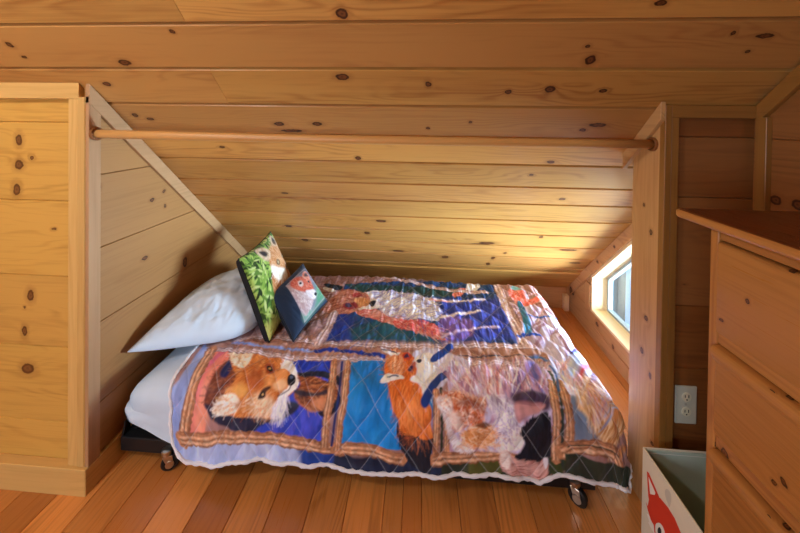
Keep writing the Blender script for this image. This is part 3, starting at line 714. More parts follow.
('f','#1b86c6',[(0.732,0.41),(0.92,0.423),(1.104,0.424),(1.098,0.08),(0.981,0.083),(0.854,0.098),(0.74,0.088)],{'soft': 0.003, 'smooth': False, 'c2': '#2c9ad8', 'amt': 0.5, 'ang': 1.4, 'freq': (4, 30)}),
('f','#1270b4',[(0.755,0.412),(0.883,0.421),(0.911,0.252),(0.846,0.249)],{'soft': 0.05, 'alpha': 0.5, 'smooth': False}),
('f','#c8c2d2',[(1.025,0.488),(1.145,0.509),(1.276,0.425),(1.178,0.343),(1.114,0.269),(1.049,0.268),(1.014,0.355)],{'soft': 0.006, 'c2': '#e2dfe8', 'amt': 0.5, 'ang': 1.5, 'freq': (8, 80)}),
('f','#e2823c',[(0.913,0.31),(0.89,0.368),(0.893,0.422),(0.926,0.458),(0.978,0.473),(1.026,0.441),(1.04,0.356),(1.053,0.317),(1.07,0.261),(1.097,0.225),(1.093,0.179),(1.102,0.122),(1.043,0.11),(0.98,0.132),(0.963,0.192),(0.942,0.224),(0.926,0.264)],{'soft': 0.004, 'c2': '#c96428', 'amt': 0.6, 'ang': 1.45, 'freq': (14, 110), 'jag': 0.003}),
('f','#ee9f5c',[(0.986,0.219),(1.033,0.255),(1.081,0.219),(1.082,0.15),(1.027,0.131)],{'soft': 0.03, 'c2': '#d9742f', 'amt': 0.5, 'ang': 1.3, 'freq': (12, 90), 'alpha': 0.7}),
('f','#e8b890',[(0.893,0.422),(0.914,0.493),(0.952,0.495),(0.975,0.427),(0.971,0.342),(0.936,0.35)],{'soft': 0.008, 'c2': '#c06a40', 'amt': 0.7, 'ang': 1.4, 'freq': (12, 110), 'jag': 0.004}),
('h',['#f2b070', '#c05f24', '#e88a44', '#b85820'],[(1.012,0.44),(0.895,0.4),(0.945,0.459),(1.021,0.43),(1.049,0.317),(1.089,0.231),(1.09,0.15),(0.98,0.139),(0.945,0.23)],{'seed': 9, 'n': 420, 'ln': 0.04, 'alpha': 0.5}),
('f','#f3efec',[(0.88,0.307),(0.9,0.358),(0.931,0.35),(0.966,0.352),(0.98,0.333),(0.929,0.325),(0.913,0.31)],{'soft': 0.004, 'c2': '#d9d2d0', 'amt': 0.4, 'ang': 0.3, 'freq': (12, 110), 'jag': 0.002}),
('f','#ebe6ee',[(0.86,0.497),(0.915,0.481),(0.954,0.477),(0.926,0.458),(0.883,0.467)],{'soft': 0.005}),
('l','#20304c',[(0.866,0.484),(0.905,0.481),(0.935,0.476)],{'w': 0.007, 'soft': 0.003}),
('l','#20304c',[(0.91,0.339),(0.932,0.345),(0.953,0.346)],{'w': 0.006, 'soft': 0.003}),
('f','#ece8f2',[(1.017,0.429),(1.058,0.478),(1.115,0.47),(1.115,0.381),(1.098,0.283),(1.069,0.249),(1.049,0.307),(1.006,0.325),(1.036,0.377)],{'soft': 0.006, 'c2': '#c2c6e0', 'amt': 0.5, 'ang': 1.45, 'freq': (10, 90), 'jag': 0.003}),
('h',['#ffffff', '#c4c8e4', '#d8d4ea'],[(1.021,0.43),(1.031,0.419),(1.077,0.467),(1.114,0.447),(1.099,0.3),(1.065,0.255),(1.041,0.316)],{'seed': 10, 'n': 150, 'ln': 0.035, 'alpha': 0.5}),
('f','#c04a34',[(0.964,0.46),(0.992,0.474),(1.012,0.452),(0.989,0.433)],{'soft': 0.005}),
('f','#503050',[(0.974,0.455),(0.987,0.467),(0.998,0.451),(0.984,0.444)],{'soft': 0.003}),
('f','#b86a60',[(0.995,0.395),(1.021,0.43),(1.031,0.408),(1.009,0.365)],{'soft': 0.006}),
('f','#45305c',[(0.995,0.385),(1.008,0.407),(1.018,0.397),(1.005,0.37)],{'soft': 0.004}),
('f','#22304e',[(1.033,0.433),(1.042,0.445),(1.055,0.437),(1.054,0.421),(1.042,0.417)],{'soft': 0.003}),
('l','#1d4c9a',[(1.114,0.447),(1.148,0.479),(1.195,0.526)],{'w': 0.034, 'soft': 0.003}),
('l','#1f4386',[(1.069,0.249),(1.095,0.29),(1.126,0.335),(1.163,0.368)],{'w': 0.034, 'soft': 0.003}),
('r','',[(0.077,0.421),(0.094,0.293),(0.093,0.208),(0.072,0.134),(0.057,0.06)],{'w': 0.045}),
('r','',[(0.048,0.07),(0.222,0.088),(0.36,0.081),(0.529,0.082),(0.653,0.067),(0.733,0.063)],{'w': 0.046}),
('r','',[(0.716,0.059),(0.798,0.085),(0.894,0.071),(0.981,0.05)],{'w': 0.044}),
('r','',[(0.656,0.397),(0.683,0.253),(0.676,0.168),(0.672,0.071)],{'w': 0.03}),
('r','',[(0.719,0.403),(0.741,0.258),(0.733,0.176),(0.724,0.057)],{'w': 0.026}),
('l','#28356e',[(0.694,0.395),(0.716,0.256),(0.709,0.172),(0.699,0.076)],{'w': 0.01, 'soft': 0.003}),
('r','',[(1.115,0.283),(1.117,0.194),(1.11,0.06)],{'w': 0.024}),
('l','#3a4436',[(1.136,0.292),(1.136,0.194),(1.133,0.044)],{'w': 0.01, 'soft': 0.003, 'jag': 0.003}),
('r','',[(1.158,0.256),(1.156,0.156),(1.156,0.056)],{'w': 0.024}),
('r','',[(1.106,0.056),(1.207,0.061),(1.359,0.076),(1.511,0.104)],{'w': 0.046}),
('f','#1d212e',[(0.959,0.184),(0.972,0.147),(0.996,0.131),(1.043,0.129),(1.074,0.121),(1.105,0.129),(1.102,0.101),(1.09,0.066),(1.095,0.011),(1.052,0.011),(1.013,0.034),(0.985,0.072),(0.968,0.11)],{'soft': 0.003, 'c2': '#2b3040', 'amt': 0.5, 'jag': 0.006, 'ang': 1.5, 'freq': (14, 100)}),
('f','#b06040',[(0.963,0.169),(0.987,0.146),(1.027,0.131),(1.004,0.116),(0.976,0.139)],{'soft': 0.006, 'c2': '#2a2630', 'amt': 0.6, 'jag': 0.005}),
('h',['#d08050', '#2a2a34', '#8a5038'],[(1.023,0.335),(0.963,0.169),(0.995,0.139),(1.051,0.13),(1.102,0.129),(1.098,0.101),(1.004,0.101)],{'seed': 11, 'n': 90, 'ln': 0.03, 'alpha': 0.6}),
('f','#d2c8da',[(1.166,0.406),(1.639,0.45),(1.58,0.271),(1.559,0.085),(1.168,0.083),(1.166,0.257)],{'soft': 0.005, 'smooth': False, 'c2': '#b48aa0', 'amt': 0.7, 'ang': 1.5, 'freq': (7, 70)}),
('f','#b27f92',[(1.196,0.318),(1.272,0.402),(1.315,0.394),(1.252,0.275),(1.21,0.257)],{'soft': 0.02, 'c2': '#d9b8c0', 'amt': 0.8, 'ang': 1.4, 'freq': (8, 90)}),
('f','#7f6aa4',[(1.426,0.404),(1.534,0.403),(1.589,0.346),(1.545,0.262),(1.429,0.263),(1.379,0.303)],{'soft': 0.02, 'c2': '#c8a0b4', 'amt': 0.8, 'ang': 1.5, 'freq': (8, 90)}),
('f','#c98a8a',[(1.319,0.417),(1.432,0.428),(1.369,0.26),(1.316,0.273)],{'soft': 0.02, 'c2': '#e6d4dc', 'amt': 0.9, 'ang': 1.5, 'freq': (8, 100)}),
('f','#c46a44',[(1.13,0.262),(1.18,0.285),(1.252,0.272),(1.314,0.259),(1.3,0.214),(1.284,0.18),(1.23,0.179),(1.191,0.149),(1.16,0.194)],{'soft': 0.008, 'c2': '#e3a884', 'amt': 0.8, 'ang': 0.9, 'freq': (16, 120), 'jag': 0.008}),
('f','#e8dfdc',[(1.114,0.25),(1.147,0.269),(1.177,0.244),(1.175,0.178),(1.191,0.134),(1.261,0.099),(1.245,0.077),(1.188,0.083),(1.16,0.134),(1.144,0.194)],{'soft': 0.006, 'c2': '#c3a8a0', 'amt': 0.6, 'ang': 1.1, 'freq': (16, 110), 'jag': 0.008}),
('f','#e9e2e6',[(1.316,0.273),(1.371,0.267),(1.414,0.249),(1.422,0.199),(1.405,0.141),(1.359,0.101),(1.33,0.121),(1.353,0.181),(1.325,0.227)],{'soft': 0.008, 'c2': '#9a86a4', 'amt': 0.6, 'ang': 0.7, 'freq': (18, 110), 'jag': 0.008}),
('f','#d58a4e',[(1.207,0.134),(1.245,0.172),(1.299,0.187),(1.337,0.165),(1.345,0.129),(1.307,0.098),(1.253,0.099)],{'soft': 0.008, 'c2': '#eeb684', 'amt': 0.7, 'ang': 2.6, 'freq': (16, 110), 'jag': 0.006}),
('f','#b5522e',[(1.176,0.22),(1.217,0.251),(1.264,0.245),(1.292,0.208),(1.268,0.18),(1.222,0.194),(1.191,0.171)],{'soft': 0.01, 'c2': '#dd8a5a', 'amt': 0.6, 'ang': 0.6, 'freq': (16, 110), 'jag': 0.008}),
('f','#f0e6dc',[(1.344,0.107),(1.375,0.137),(1.428,0.172),(1.451,0.16),(1.443,0.11),(1.389,0.085),(1.352,0.086)],{'soft': 0.006, 'c2': '#dcc4a8', 'amt': 0.4, 'ang': 0.6, 'freq': (14, 90)}),
('h',['#f2d8c0', '#b45a34', '#e8c4a8', '#fff4ec', '#c87848', '#8a4a38'],[(1.435,0.13),(1.138,0.256),(1.197,0.285),(1.268,0.272),(1.32,0.252),(1.291,0.188),(1.214,0.171),(1.168,0.194)],{'seed': 12, 'n': 330, 'ln': 0.03, 'alpha': 0.55, 'spread': 0.7}),
('h',['#ffffff', '#9884a8', '#d8ccd8', '#b8a0b4', '#fff8f4'],[(1.272,0.402),(1.308,0.273),(1.372,0.275),(1.429,0.25),(1.428,0.172),(1.389,0.11),(1.337,0.114),(1.353,0.181)],{'seed': 13, 'n': 330, 'ln': 0.03, 'alpha': 0.6, 'spread': 0.6}),
('h',['#f4c898', '#c87838', '#e8a868', '#fff0dc'],[(1.011,0.131),(1.191,0.126),(1.237,0.172),(1.307,0.187),(1.352,0.151),(1.344,0.1),(1.261,0.092),(1.199,0.097)],{'seed': 14, 'n': 200, 'ln': 0.03, 'alpha': 0.55, 'spread': 0.6}),
('h',['#ece0e8', '#a888b4', '#c47a80', '#7a689c', '#ffffff', '#d8a0a0'],[(1.349,-0.12),(1.174,0.395),(1.41,0.426),(1.634,0.437),(1.566,0.287),(1.372,0.275),(1.212,0.278)],{'seed': 15, 'n': 420, 'ln': 0.07, 'w': 0.004, 'alpha': 0.55, 'spread': 0.2}),
('f','#7a3a2a',[(1.193,0.244),(1.243,0.264),(1.296,0.246),(1.308,0.214),(1.278,0.227),(1.232,0.239)],{'soft': 0.01, 'alpha': 0.55}),
('f','#f0dfd0',[(1.16,0.226),(1.192,0.22),(1.214,0.187),(1.207,0.149),(1.175,0.171)],{'soft': 0.01, 'alpha': 0.7}),
('f','#5a2c20',[(1.268,0.18),(1.299,0.191),(1.322,0.18),(1.299,0.168)],{'soft': 0.006, 'alpha': 0.8}),
('f','#4b3a50',[(1.42,0.278),(1.499,0.301),(1.566,0.287),(1.553,0.235),(1.495,0.237),(1.434,0.238)],{'soft': 0.01, 'c2': '#6e5c84', 'amt': 0.6, 'ang': 1.4, 'freq': (10, 90)}),
('f','#cf9c98',[(1.421,0.249),(1.486,0.261),(1.543,0.255),(1.517,0.232),(1.461,0.215),(1.429,0.193)],{'soft': 0.006, 'c2': '#9a6a74', 'amt': 0.6, 'ang': 0.3, 'freq': (10, 90)}),
('f','#1b1e28',[(1.436,0.158),(1.467,0.204),(1.516,0.226),(1.548,0.229),(1.553,0.189),(1.556,0.122),(1.544,0.072),(1.504,0.069),(1.442,0.068),(1.399,0.064),(1.435,0.095),(1.455,0.125)],{'soft': 0.005, 'c2': '#2c3144', 'amt': 0.4, 'jag': 0.006, 'ang': 1.2, 'freq': (14, 90)}),
('f','#d9b0a4',[(1.359,0.08),(1.385,0.092),(1.411,0.072),(1.473,0.067),(1.529,0.063),(1.539,0.023),(1.514,0.006),(1.441,0.006),(1.38,0.012),(1.358,0.037)],{'soft': 0.005, 'c2': '#a8685e', 'amt': 0.6, 'jag': 0.006, 'ang': 0.4, 'freq': (16, 100)}),
('f','#ead9cc',[(1.359,0.08),(1.381,0.088),(1.399,0.067),(1.387,0.026),(1.362,0.038)],{'soft': 0.006, 'c2': '#c9a898', 'amt': 0.4, 'jag': 0.004}),
('f','#ece4e6',[(1.522,0.069),(1.537,0.071),(1.54,0.048),(1.529,0.035)],{'soft': 0.004}),
('f','#d9d3e2',[(1.708,0.646),(1.97,0.802),(1.738,0.168),(2.086,0.276),(1.64,0.096),(1.576,0.271)],{'soft': 0.01, 'smooth': False, 'c2': '#a8b4dc', 'amt': 0.6, 'ang': 1.3, 'freq': (6, 70)}),
('f','#7d8a9c',[(1.652,0.286),(1.688,0.281),(1.71,0.217),(1.734,0.153),(1.637,0.126),(1.63,0.206)],{'soft': 0.008, 'c2': '#9aa4b0', 'amt': 0.5, 'ang': 1.4, 'freq': (6, 60)}),
('f','#c48a50',[(1.684,0.289),(1.968,0.496),(1.819,0.287),(1.888,0.263),(2.052,0.312),(1.78,0.136),(1.727,0.166),(1.696,0.221)],{'soft': 0.01, 'c2': '#e8cba0', 'amt': 0.7, 'ang': 1.1, 'freq': (14, 110), 'jag': 0.006}),
('f','#a9683e',[(2.009,0.488),(1.812,0.261),(1.788,0.098),(1.922,0.15),(1.78,0.158)],{'soft': 0.012, 'c2': '#d09a64', 'amt': 0.6, 'ang': 1.1, 'freq': (14, 100), 'jag': 0.008}),
('f','#ddb98c',[(1.726,0.41),(1.803,0.412),(1.946,0.45),(1.705,0.268),(1.68,0.299)],{'soft': 0.014, 'c2': '#ece2e2', 'amt': 0.8, 'ang': 1.3, 'freq': (8, 90)}),
('f','#df7f5a',[(1.683,0.48),(1.734,0.504),(1.954,0.662),(1.95,0.592),(1.714,0.386),(1.701,0.432)],{'soft': 0.008, 'c2': '#e8a878', 'amt': 0.6, 'ang': 1.1, 'freq': (8, 70)}),
('f','#d4546a',[(2.019,0.755),(1.728,0.412),(1.728,0.35),(1.777,0.427),(1.981,0.655)],{'soft': 0.01, 'c2': '#c070a8', 'amt': 0.6, 'ang': 0.8, 'freq': (8, 70)}),
('f','#8a78c4',[(2.01,0.676),(1.873,0.513),(1.728,0.306),(1.728,0.278),(1.89,0.485),(1.994,0.618)],{'soft': 0.008, 'c2': '#b09cd8', 'amt': 0.6, 'ang': 0.6, 'freq': (8, 70)}),
('f','#d08a98',[(1.766,0.358),(1.728,0.27),(1.728,0.216),(1.941,0.435),(1.968,0.496)],{'soft': 0.01, 'c2': '#e2c4cc', 'amt': 0.7, 'ang': 1.1, 'freq': (8, 80)}),
('f','#5d84cc',[(1.728,0.186),(1.978,0.404),(2.004,0.358),(2.054,0.31),(2.022,0.342),(1.988,0.39)],{'soft': 0.006, 'c2': '#c8d4f0', 'amt': 0.6, 'ang': 0.4, 'freq': (8, 70)}),
('h',['#f0e6ea', '#b0bce6', '#e2a08a', '#8898d0', '#ffffff', '#d8c0c8'],[(1.584,0.053),(1.699,0.574),(1.73,0.532),(1.728,0.322),(1.728,0.192),(1.934,0.448),(1.68,0.299),(1.653,0.38)],{'seed': 16, 'n': 420, 'ln': 0.06, 'w': 0.004, 'alpha': 0.5, 'spread': 0.25}),
('h',['#e8c89c', '#a8683a', '#f4e6d0', '#c89058'],[(1.725,0.446),(1.723,0.387),(1.89,0.485),(1.728,0.21),(1.782,0.104),(1.811,0.138),(1.734,0.161),(1.696,0.221)],{'seed': 17, 'n': 300, 'ln': 0.05, 'w': 0.0035, 'alpha': 0.6, 'spread': 0.25}),
('r','',[(1.608,0.354),(1.58,0.235),(1.569,0.061)],{'w': 0.034}),
('l','#3d4a42',[(1.624,0.424),(1.619,0.313),(1.596,0.203),(1.591,0.031)],{'w': 0.012, 'soft': 0.004, 'jag': 0.003}),
('r','',[(1.643,0.357),(1.627,0.239),(1.614,0.07)],{'w': 0.034}),
('r','',[(1.592,0.091),(1.666,0.117),(1.732,0.128),(1.812,0.102),(1.9,-0.006)],{'w': 0.055}),
('l','#51402e',[(1.615,0.108),(1.677,0.127),(1.752,0.127),(1.83,0.104)],{'w': 0.006, 'soft': 0.003}),
('l','#2f6aa6',[(1.639,0.45),(1.646,0.403),(1.619,0.313)],{'w': 0.01, 'soft': 0.004}),
('f','#c2a09a',[(0.248,1.057),(0.636,1.064),(1.48,1.066),(1.73,0.968),(1.97,1.146),(1.614,0.606),(0.548,0.526),(0.353,0.711)],{'soft': 0.006, 'smooth': False, 'c2': '#93655e', 'amt': 0.7, 'ang': 0.0, 'freq': (9, 80)}),
('f','#1d4f80',[(0.559,0.786),(0.545,1.063),(1.554,1.236),(1.539,0.589),(0.581,0.536)],{'soft': 0.004, 'smooth': False, 'c2': '#173a6a', 'amt': 0.6, 'ang': 1.5, 'freq': (5, 60)}),
('f','#20409a',[(0.559,0.786),(0.645,0.772),(0.707,0.543),(0.581,0.536)],{'soft': 0.03, 'smooth': False, 'c2': '#2a57b8', 'amt': 0.5, 'ang': 1.5, 'freq': (5, 60)}),
('f','#27409c',[(1.173,0.944),(1.537,0.982),(1.54,0.624),(1.148,0.547)],{'soft': 0.03, 'smooth': False, 'c2': '#4f5ab8', 'amt': 0.6, 'ang': 1.4, 'freq': (6, 60)}),
('f','#274a4e',[(0.538,1.063),(1.049,1.072),(1.318,1.114),(1.238,0.976),(0.922,0.965),(0.663,0.98)],{'soft': 0.006, 'smooth': False, 'c2': '#35625e', 'amt': 0.6, 'ang': 1.2, 'freq': (5, 50)}),
('f','#1d5a6c',[(0.677,0.629),(0.826,0.718),(1.1,0.597),(1.148,0.547),(0.707,0.543)],{'soft': 0.02, 'smooth': False, 'c2': '#2a6f80', 'amt': 0.6, 'ang': 1.5, 'freq': (6, 60)}),
('f','#d9a498',[(0.653,0.791),(0.802,0.814),(0.948,0.738),(1.071,0.706),(1.154,0.647),(1.179,0.563),(1.11,0.584),(1.007,0.621),(0.864,0.683)],{'soft': 0.005, 'c2': '#c45a54', 'amt': 0.7, 'ang': 0.3, 'freq': (10, 90), 'jag': 0.004}),
('f','#cf5656',[(0.895,0.701),(1.004,0.721),(1.114,0.692),(1.151,0.602),(1.049,0.623),(0.954,0.635)],{'soft': 0.008, 'c2': '#e09a90', 'amt': 0.5, 'ang': 1.3, 'freq': (8, 80), 'jag': 0.004}),
('f','#e9e6f2',[(0.703,0.972),(0.828,1.013),(0.946,1.001),(1.074,0.968),(1.146,0.906),(1.173,0.769),(1.147,0.712),(1.06,0.723),(0.949,0.72),(0.856,0.756),(0.8,0.834)],{'soft': 0.006, 'c2': '#8a86b4', 'amt': 0.6, 'ang': 0.6, 'freq': (13, 90), 'jag': 0.006}),
('f','#8b6aae',[(1.172,0.75),(1.327,0.749),(1.317,0.62),(1.199,0.565),(1.152,0.616)],{'soft': 0.012, 'c2': '#6a5ab0', 'amt': 0.6, 'ang': 1.4, 'freq': (6, 70)}),
('h',['#ffffff', '#7a78b4', '#c8c4e0', '#eef0fa', '#9a90c0'],[(0.768,0.883),(0.745,0.954),(0.829,1.002),(0.985,0.994),(1.123,0.938),(1.162,0.768),(1.049,0.723),(0.901,0.756),(0.811,0.834)],{'seed': 18, 'n': 360, 'ln': 0.04, 'w': 0.004, 'alpha': 0.65, 'spread': 0.4}),
('h',['#3a62b8', '#16306c', '#5a6ac4', '#2a5a8c'],[(1.042,1.068),(0.564,0.768),(0.941,0.667),(1.173,0.944),(1.549,1.032),(1.534,0.637),(0.949,0.547),(0.594,0.545)],{'seed': 19, 'n': 420, 'ln': 0.06, 'w': 0.005, 'alpha': 0.4, 'spread': 0.2}),
('h',['#f2d0c4', '#b04848', '#e08878'],[(0.776,0.833),(0.84,0.795),(1.004,0.721),(1.165,0.647),(1.149,0.574),(0.986,0.636),(0.873,0.7)],{'seed': 20, 'n': 150, 'ln': 0.04, 'w': 0.004, 'alpha': 0.6}),
('l','#e5dcec',[(1.148,0.941),(1.245,0.928),(1.359,0.953),(1.449,0.975)],{'w': 0.022, 'soft': 0.008, 'jag': 0.003}),
('l','#dfa8a6',[(1.111,0.937),(1.184,0.921),(1.221,0.925)],{'w': 0.016, 'soft': 0.006}),
('l','#e6dcee',[(1.172,0.75),(1.254,0.787),(1.337,0.817),(1.392,0.834)],{'w': 0.022, 'soft': 0.008, 'jag': 0.003}),
('l','#d8c8e4',[(1.161,0.588),(1.269,0.644),(1.392,0.691),(1.469,0.703)],{'w': 0.014, 'soft': 0.008, 'jag': 0.003}),
('f','#d5735e',[(1.253,1.002),(1.301,1.085),(1.372,1.121),(1.43,1.253),(1.334,1.038),(1.276,0.98)],{'soft': 0.005, 'c2': '#e8a890', 'amt': 0.5}),
('f','#e6e6f0',[(1.347,1.04),(1.402,1.246),(1.459,1.157),(1.419,1.087)],{'soft': 0.005}),
('f','#cf9a86',[(0.489,0.819),(0.504,0.938),(0.552,1.006),(0.633,1),(0.716,0.973),(0.785,0.894),(0.809,0.854),(0.743,0.813),(0.645,0.772),(0.564,0.768),(0.478,0.78)],{'soft': 0.006, 'c2': '#a85a4a', 'amt': 0.7, 'ang': 0.2, 'freq': (14, 110), 'jag': 0.004}),
('f','#f0ece8',[(0.687,0.992),(0.761,0.934),(0.809,0.854),(0.779,0.813),(0.684,0.811),(0.733,0.872),(0.736,0.932)],{'soft': 0.005, 'c2': '#d2c6d0', 'amt': 0.4, 'ang': 0.4, 'freq': (12, 90)}),
('f','#d49a68',[(0.639,0.907),(0.698,0.93),(0.748,0.892),(0.726,0.842),(0.664,0.849)],{'soft': 0.007}),
('f','#2b2f3c',[(0.739,0.872),(0.759,0.903),(0.781,0.883),(0.762,0.843)],{'soft': 0.004}),
('f','#9a3a40',[(0.589,0.855),(0.646,0.878),(0.678,0.84),(0.639,0.8),(0.599,0.817)],{'soft': 0.006}),
('f','#4a3550',[(0.598,0.846),(0.624,0.867),(0.642,0.838),(0.617,0.818)],{'soft': 0.004}),
('f','#a84440',[(0.618,0.946),(0.65,0.979),(0.686,0.961),(0.66,0.928)],{'soft': 0.006}),
('f','#2b3a48',[(0.403,1.056),(0.471,1.059),(0.54,1.027),(0.503,0.991),(0.444,1.01)],{'soft': 0.004}),
('f','#e8e6ee',[(0.411,1.007),(0.441,1.021),(0.506,0.981),(0.47,0.967)],{'soft': 0.004}),
('r','',[(0.211,1.161),(0.508,1.228),(0.91,1.151),(1.223,1.068),(1.48,1.066)],{'w': 0.04, 'top': 1}),
('l','#39343e',[(0.572,1.154),(0.704,1.237),(1.049,1.161),(1.584,1.306)],{'w': 0.012, 'soft': 0.005, 'jag': 0.006, 'alpha': 0.8}),
('r','',[(1.58,1.222),(1.569,0.917),(1.573,0.734),(1.58,0.594)],{'w': 0.06, 'top': 1}),
('r','',[(0.552,0.767),(0.555,0.641),(0.546,0.503)],{'w': 0.05, 'top': 1}),
('f','#cfc6d6',[(1.76,1.304),(1.73,0.968),(1.968,0.66),(1.703,0.495),(1.593,0.603)],{'soft': 0.008, 'smooth': False, 'c2': '#a98aa0', 'amt': 0.7, 'ang': 1.1, 'freq': (7, 70)}),
('f','#7fb8c4',[(1.685,1.173),(1.642,1.066),(1.72,1.04),(1.73,1.004),(1.73,1.087)],{'soft': 0.006, 'c2': '#a8d0d8', 'amt': 0.4}),
('f','#e0766a',[(1.631,1.099),(1.73,1.087),(1.73,0.996),(1.93,1.117),(1.972,1.018),(1.971,1.097),(1.714,0.927),(1.636,0.943)],{'soft': 0.006, 'c2': '#ecaaa4', 'amt': 0.6, 'ang': 0.7, 'freq': (10, 80), 'jag': 0.004}),
('f','#e9a8a4',[(1.739,1.038),(1.97,1.166),(1.732,0.834),(1.964,1.152)],{'soft': 0.01, 'c2': '#f0d8dc', 'amt': 0.6, 'ang': 0.7, 'freq': (10, 80)}),
('f','#3a86a0',[(1.642,0.944),(1.672,0.946),(1.663,0.778),(1.64,0.682),(1.602,0.677),(1.629,0.808)],{'soft': 0.005, 'c2': '#5a7ab8', 'amt': 0.5, 'ang': 1.2, 'freq': (8, 60)}),
('l','#3c63a8',[(1.658,0.829),(1.732,0.819),(1.842,0.848)],{'w': 0.014, 'soft': 0.005, 'jag': 0.006}),
('l','#2452a8',[(1.563,0.649),(1.616,0.671),(1.675,0.664)],{'w': 0.022, 'soft': 0.004, 'jag': 0.004}),
('f','#b0bfe4',[(1.81,0.74),(1.97,0.826),(1.73,0.484),(1.728,0.4),(1.952,0.687),(2,0.85)],{'soft': 0.014, 'c2': '#e2e2f0', 'amt': 0.7, 'ang': 1.2, 'freq': (7, 70)}),
('l','#4a52a8',[(1.994,0.881),(1.97,0.825),(1.931,0.753)],{'w': 0.014, 'soft': 0.005, 'jag': 0.004}),
('l','#5a58a8',[(2.009,0.793),(1.784,0.562)],{'w': 0.016, 'soft': 0.006}),
('l','#4f78c4',[(1.968,0.72),(1.968,0.672)],{'w': 0.01, 'soft': 0.005}),
('f','#6a6ab0',[(1.523,0.45),(1.589,0.482),(1.583,0.396),(1.527,0.357)],{'soft': 0.014, 'c2': '#b08ab0', 'amt': 0.7, 'ang': 1.4, 'freq': (8, 80)}),
('l','#4a7ab0',[(1.579,0.507),(1.618,0.512),(1.636,0.488)],{'w': 0.02, 'soft': 0.008, 'jag': 0.004})]
# ------------------------------------------------------------------ quilt
def offset(P, d):
    P = np.array(P, float); T = np.gradient(P, axis=0); T /= np.linalg.norm(T, axis=1)[:, None]+1e-9
    return P+np.stack([-T[:, 1], T[:, 0]], 1)*d
def frame(cv, pts, w, top=0, seed=0):
    P = spline(pts, False, 6)
    pal = ('#c6aaa4', '#7f6064', '#f0e6ea', '#a48488') if top else ('#bd8862', '#6e4432', '#ecc8a4', '#96664c')  # top frames paler: whitish sheen on the quilt's top is painted in
    cv.line(P, pal[0], w, .003, 1., False, .003)
    for o, c, k, a in ((-.46, 1, .14, .8), (-.28, 2, .22, .85), (-.08, 1, .10, .7), (.10, 2, .20, .7), (.27, 3, .12, .8), (.44, 1, .12, .7)):
        cv.line(offset(P, o*w), pal[c], w*k*.8, .003, a*.8, False, .004)
    m, x, y = cv._sd(P, w)
    d = np.full(x.shape, 1e9)
    for q in P: d = np.minimum(d, (x-q[0])**2+(y-q[1])**2)
    k = (np.sqrt(d) < w*.55)[..., None]*1.
    cv.c[m] = cv.c[m]*(1-k+k*(.72+.56*fbm(x*95, y*95, 21, 2))[..., None])
def paint(cv, art):
    for k, c, pts, o in art:
        o = dict(o)
        if k == 'f': cv.fill(pts, c, **o)
        elif k == 'l': cv.line(pts, c, **o)
        elif k == 'h': cv.hair(pts[1:], c, pts[0], **o)
        else: frame(cv, pts, o['w'], o.get('top', 0))
ns, nt = 680, 430
S, T_ = np.meshgrid(np.linspace(0, QL, ns), np.linspace(0, QW, nt), indexing='ij')
cv = Canvas(S, T_, '#a5827c'); cv.sep = True
paint(cv, QUILT_ART)
paint(cv, [('f', '#343b30', [(1.60, -.03), (2.06, -.03), (2.06, .080), (1.85, .074), (1.72, .080), (1.60, .086)], dict(soft=.004, smooth=False, c2='#444a38', amt=.6, ang=1.57, freq=(6, 60)))])
# worn, printed look: fine mottling along the weave
mott = fbm(S*60, T_*28, 4, 3); cv.c *= (.82+.36*mott)[..., None]; cv.c = np.clip(cv.c*np.array((1.22, 1.28, 1.42)), 0, 1)**1.18
# diamond quilting
q1 = (S-.213)/.131; q2 = (T_-.071)/.165
f1 = q1+q2; f2 = q1-q2
d1 = np.abs(f1-np.round(f1)); d2 = np.abs(f2-np.round(f2))
dd = np.minimum(d1, d2)*.131*.78
stitch = np.clip(1-(dd-.0006)/.0016, 0, 1)*.30*(.6+.4*vnoise(S*500, T_*500, 8))
cv.c = cv.c*(1-stitch[..., None])+np.array(lin('#dfe3f2'))*stitch[..., None]
X, Y, Z = qpos(S, T_)
P = np.stack([X, Y, Z], -1)
gu = np.gradient(P, axis=0); gv = np.gradient(P, axis=1); N = np.cross(gu, gv); N /= np.linalg.norm(N, axis=2)[..., None]+1e-12
puff = .0075*np.clip(np.minimum(d1, d2)/.28, 0, 1)**.6
rip = (fbm(S*70+2*vnoise(S*6, T_*6, 2), T_*9, 11, 2)-.5)*.0105*np.clip((T_-.20)/.2, .25, 1)+(fbm(S*20, T_*20, 12, 2)-.5)*.006
P = P+N*(puff+rip)[..., None]
quilt = grid_mesh('fox_quilt', P, np.clip(cv.c, 0, 1), painted('quilt_cloth', .55, .2, .08))
tag(quilt, 'quilted bedspread printed with framed fox portraits, covering the bed', 'quilt')
md = quilt.modifiers.new('thick', 'SOLIDIFY'); md.thickness = .010; md.offset = -1
# white binding round its edge
edge = list(P[0, ::-4])[:-1]+list(P[::4, 0])+list(P[-1, 4::4])
done(tube_bm([tuple(p) for p in edge], [.0075*(1+.18*math.sin(i*1.9)) for i in range(len(edge))], 8), 'binding', m_bind, quilt, True)

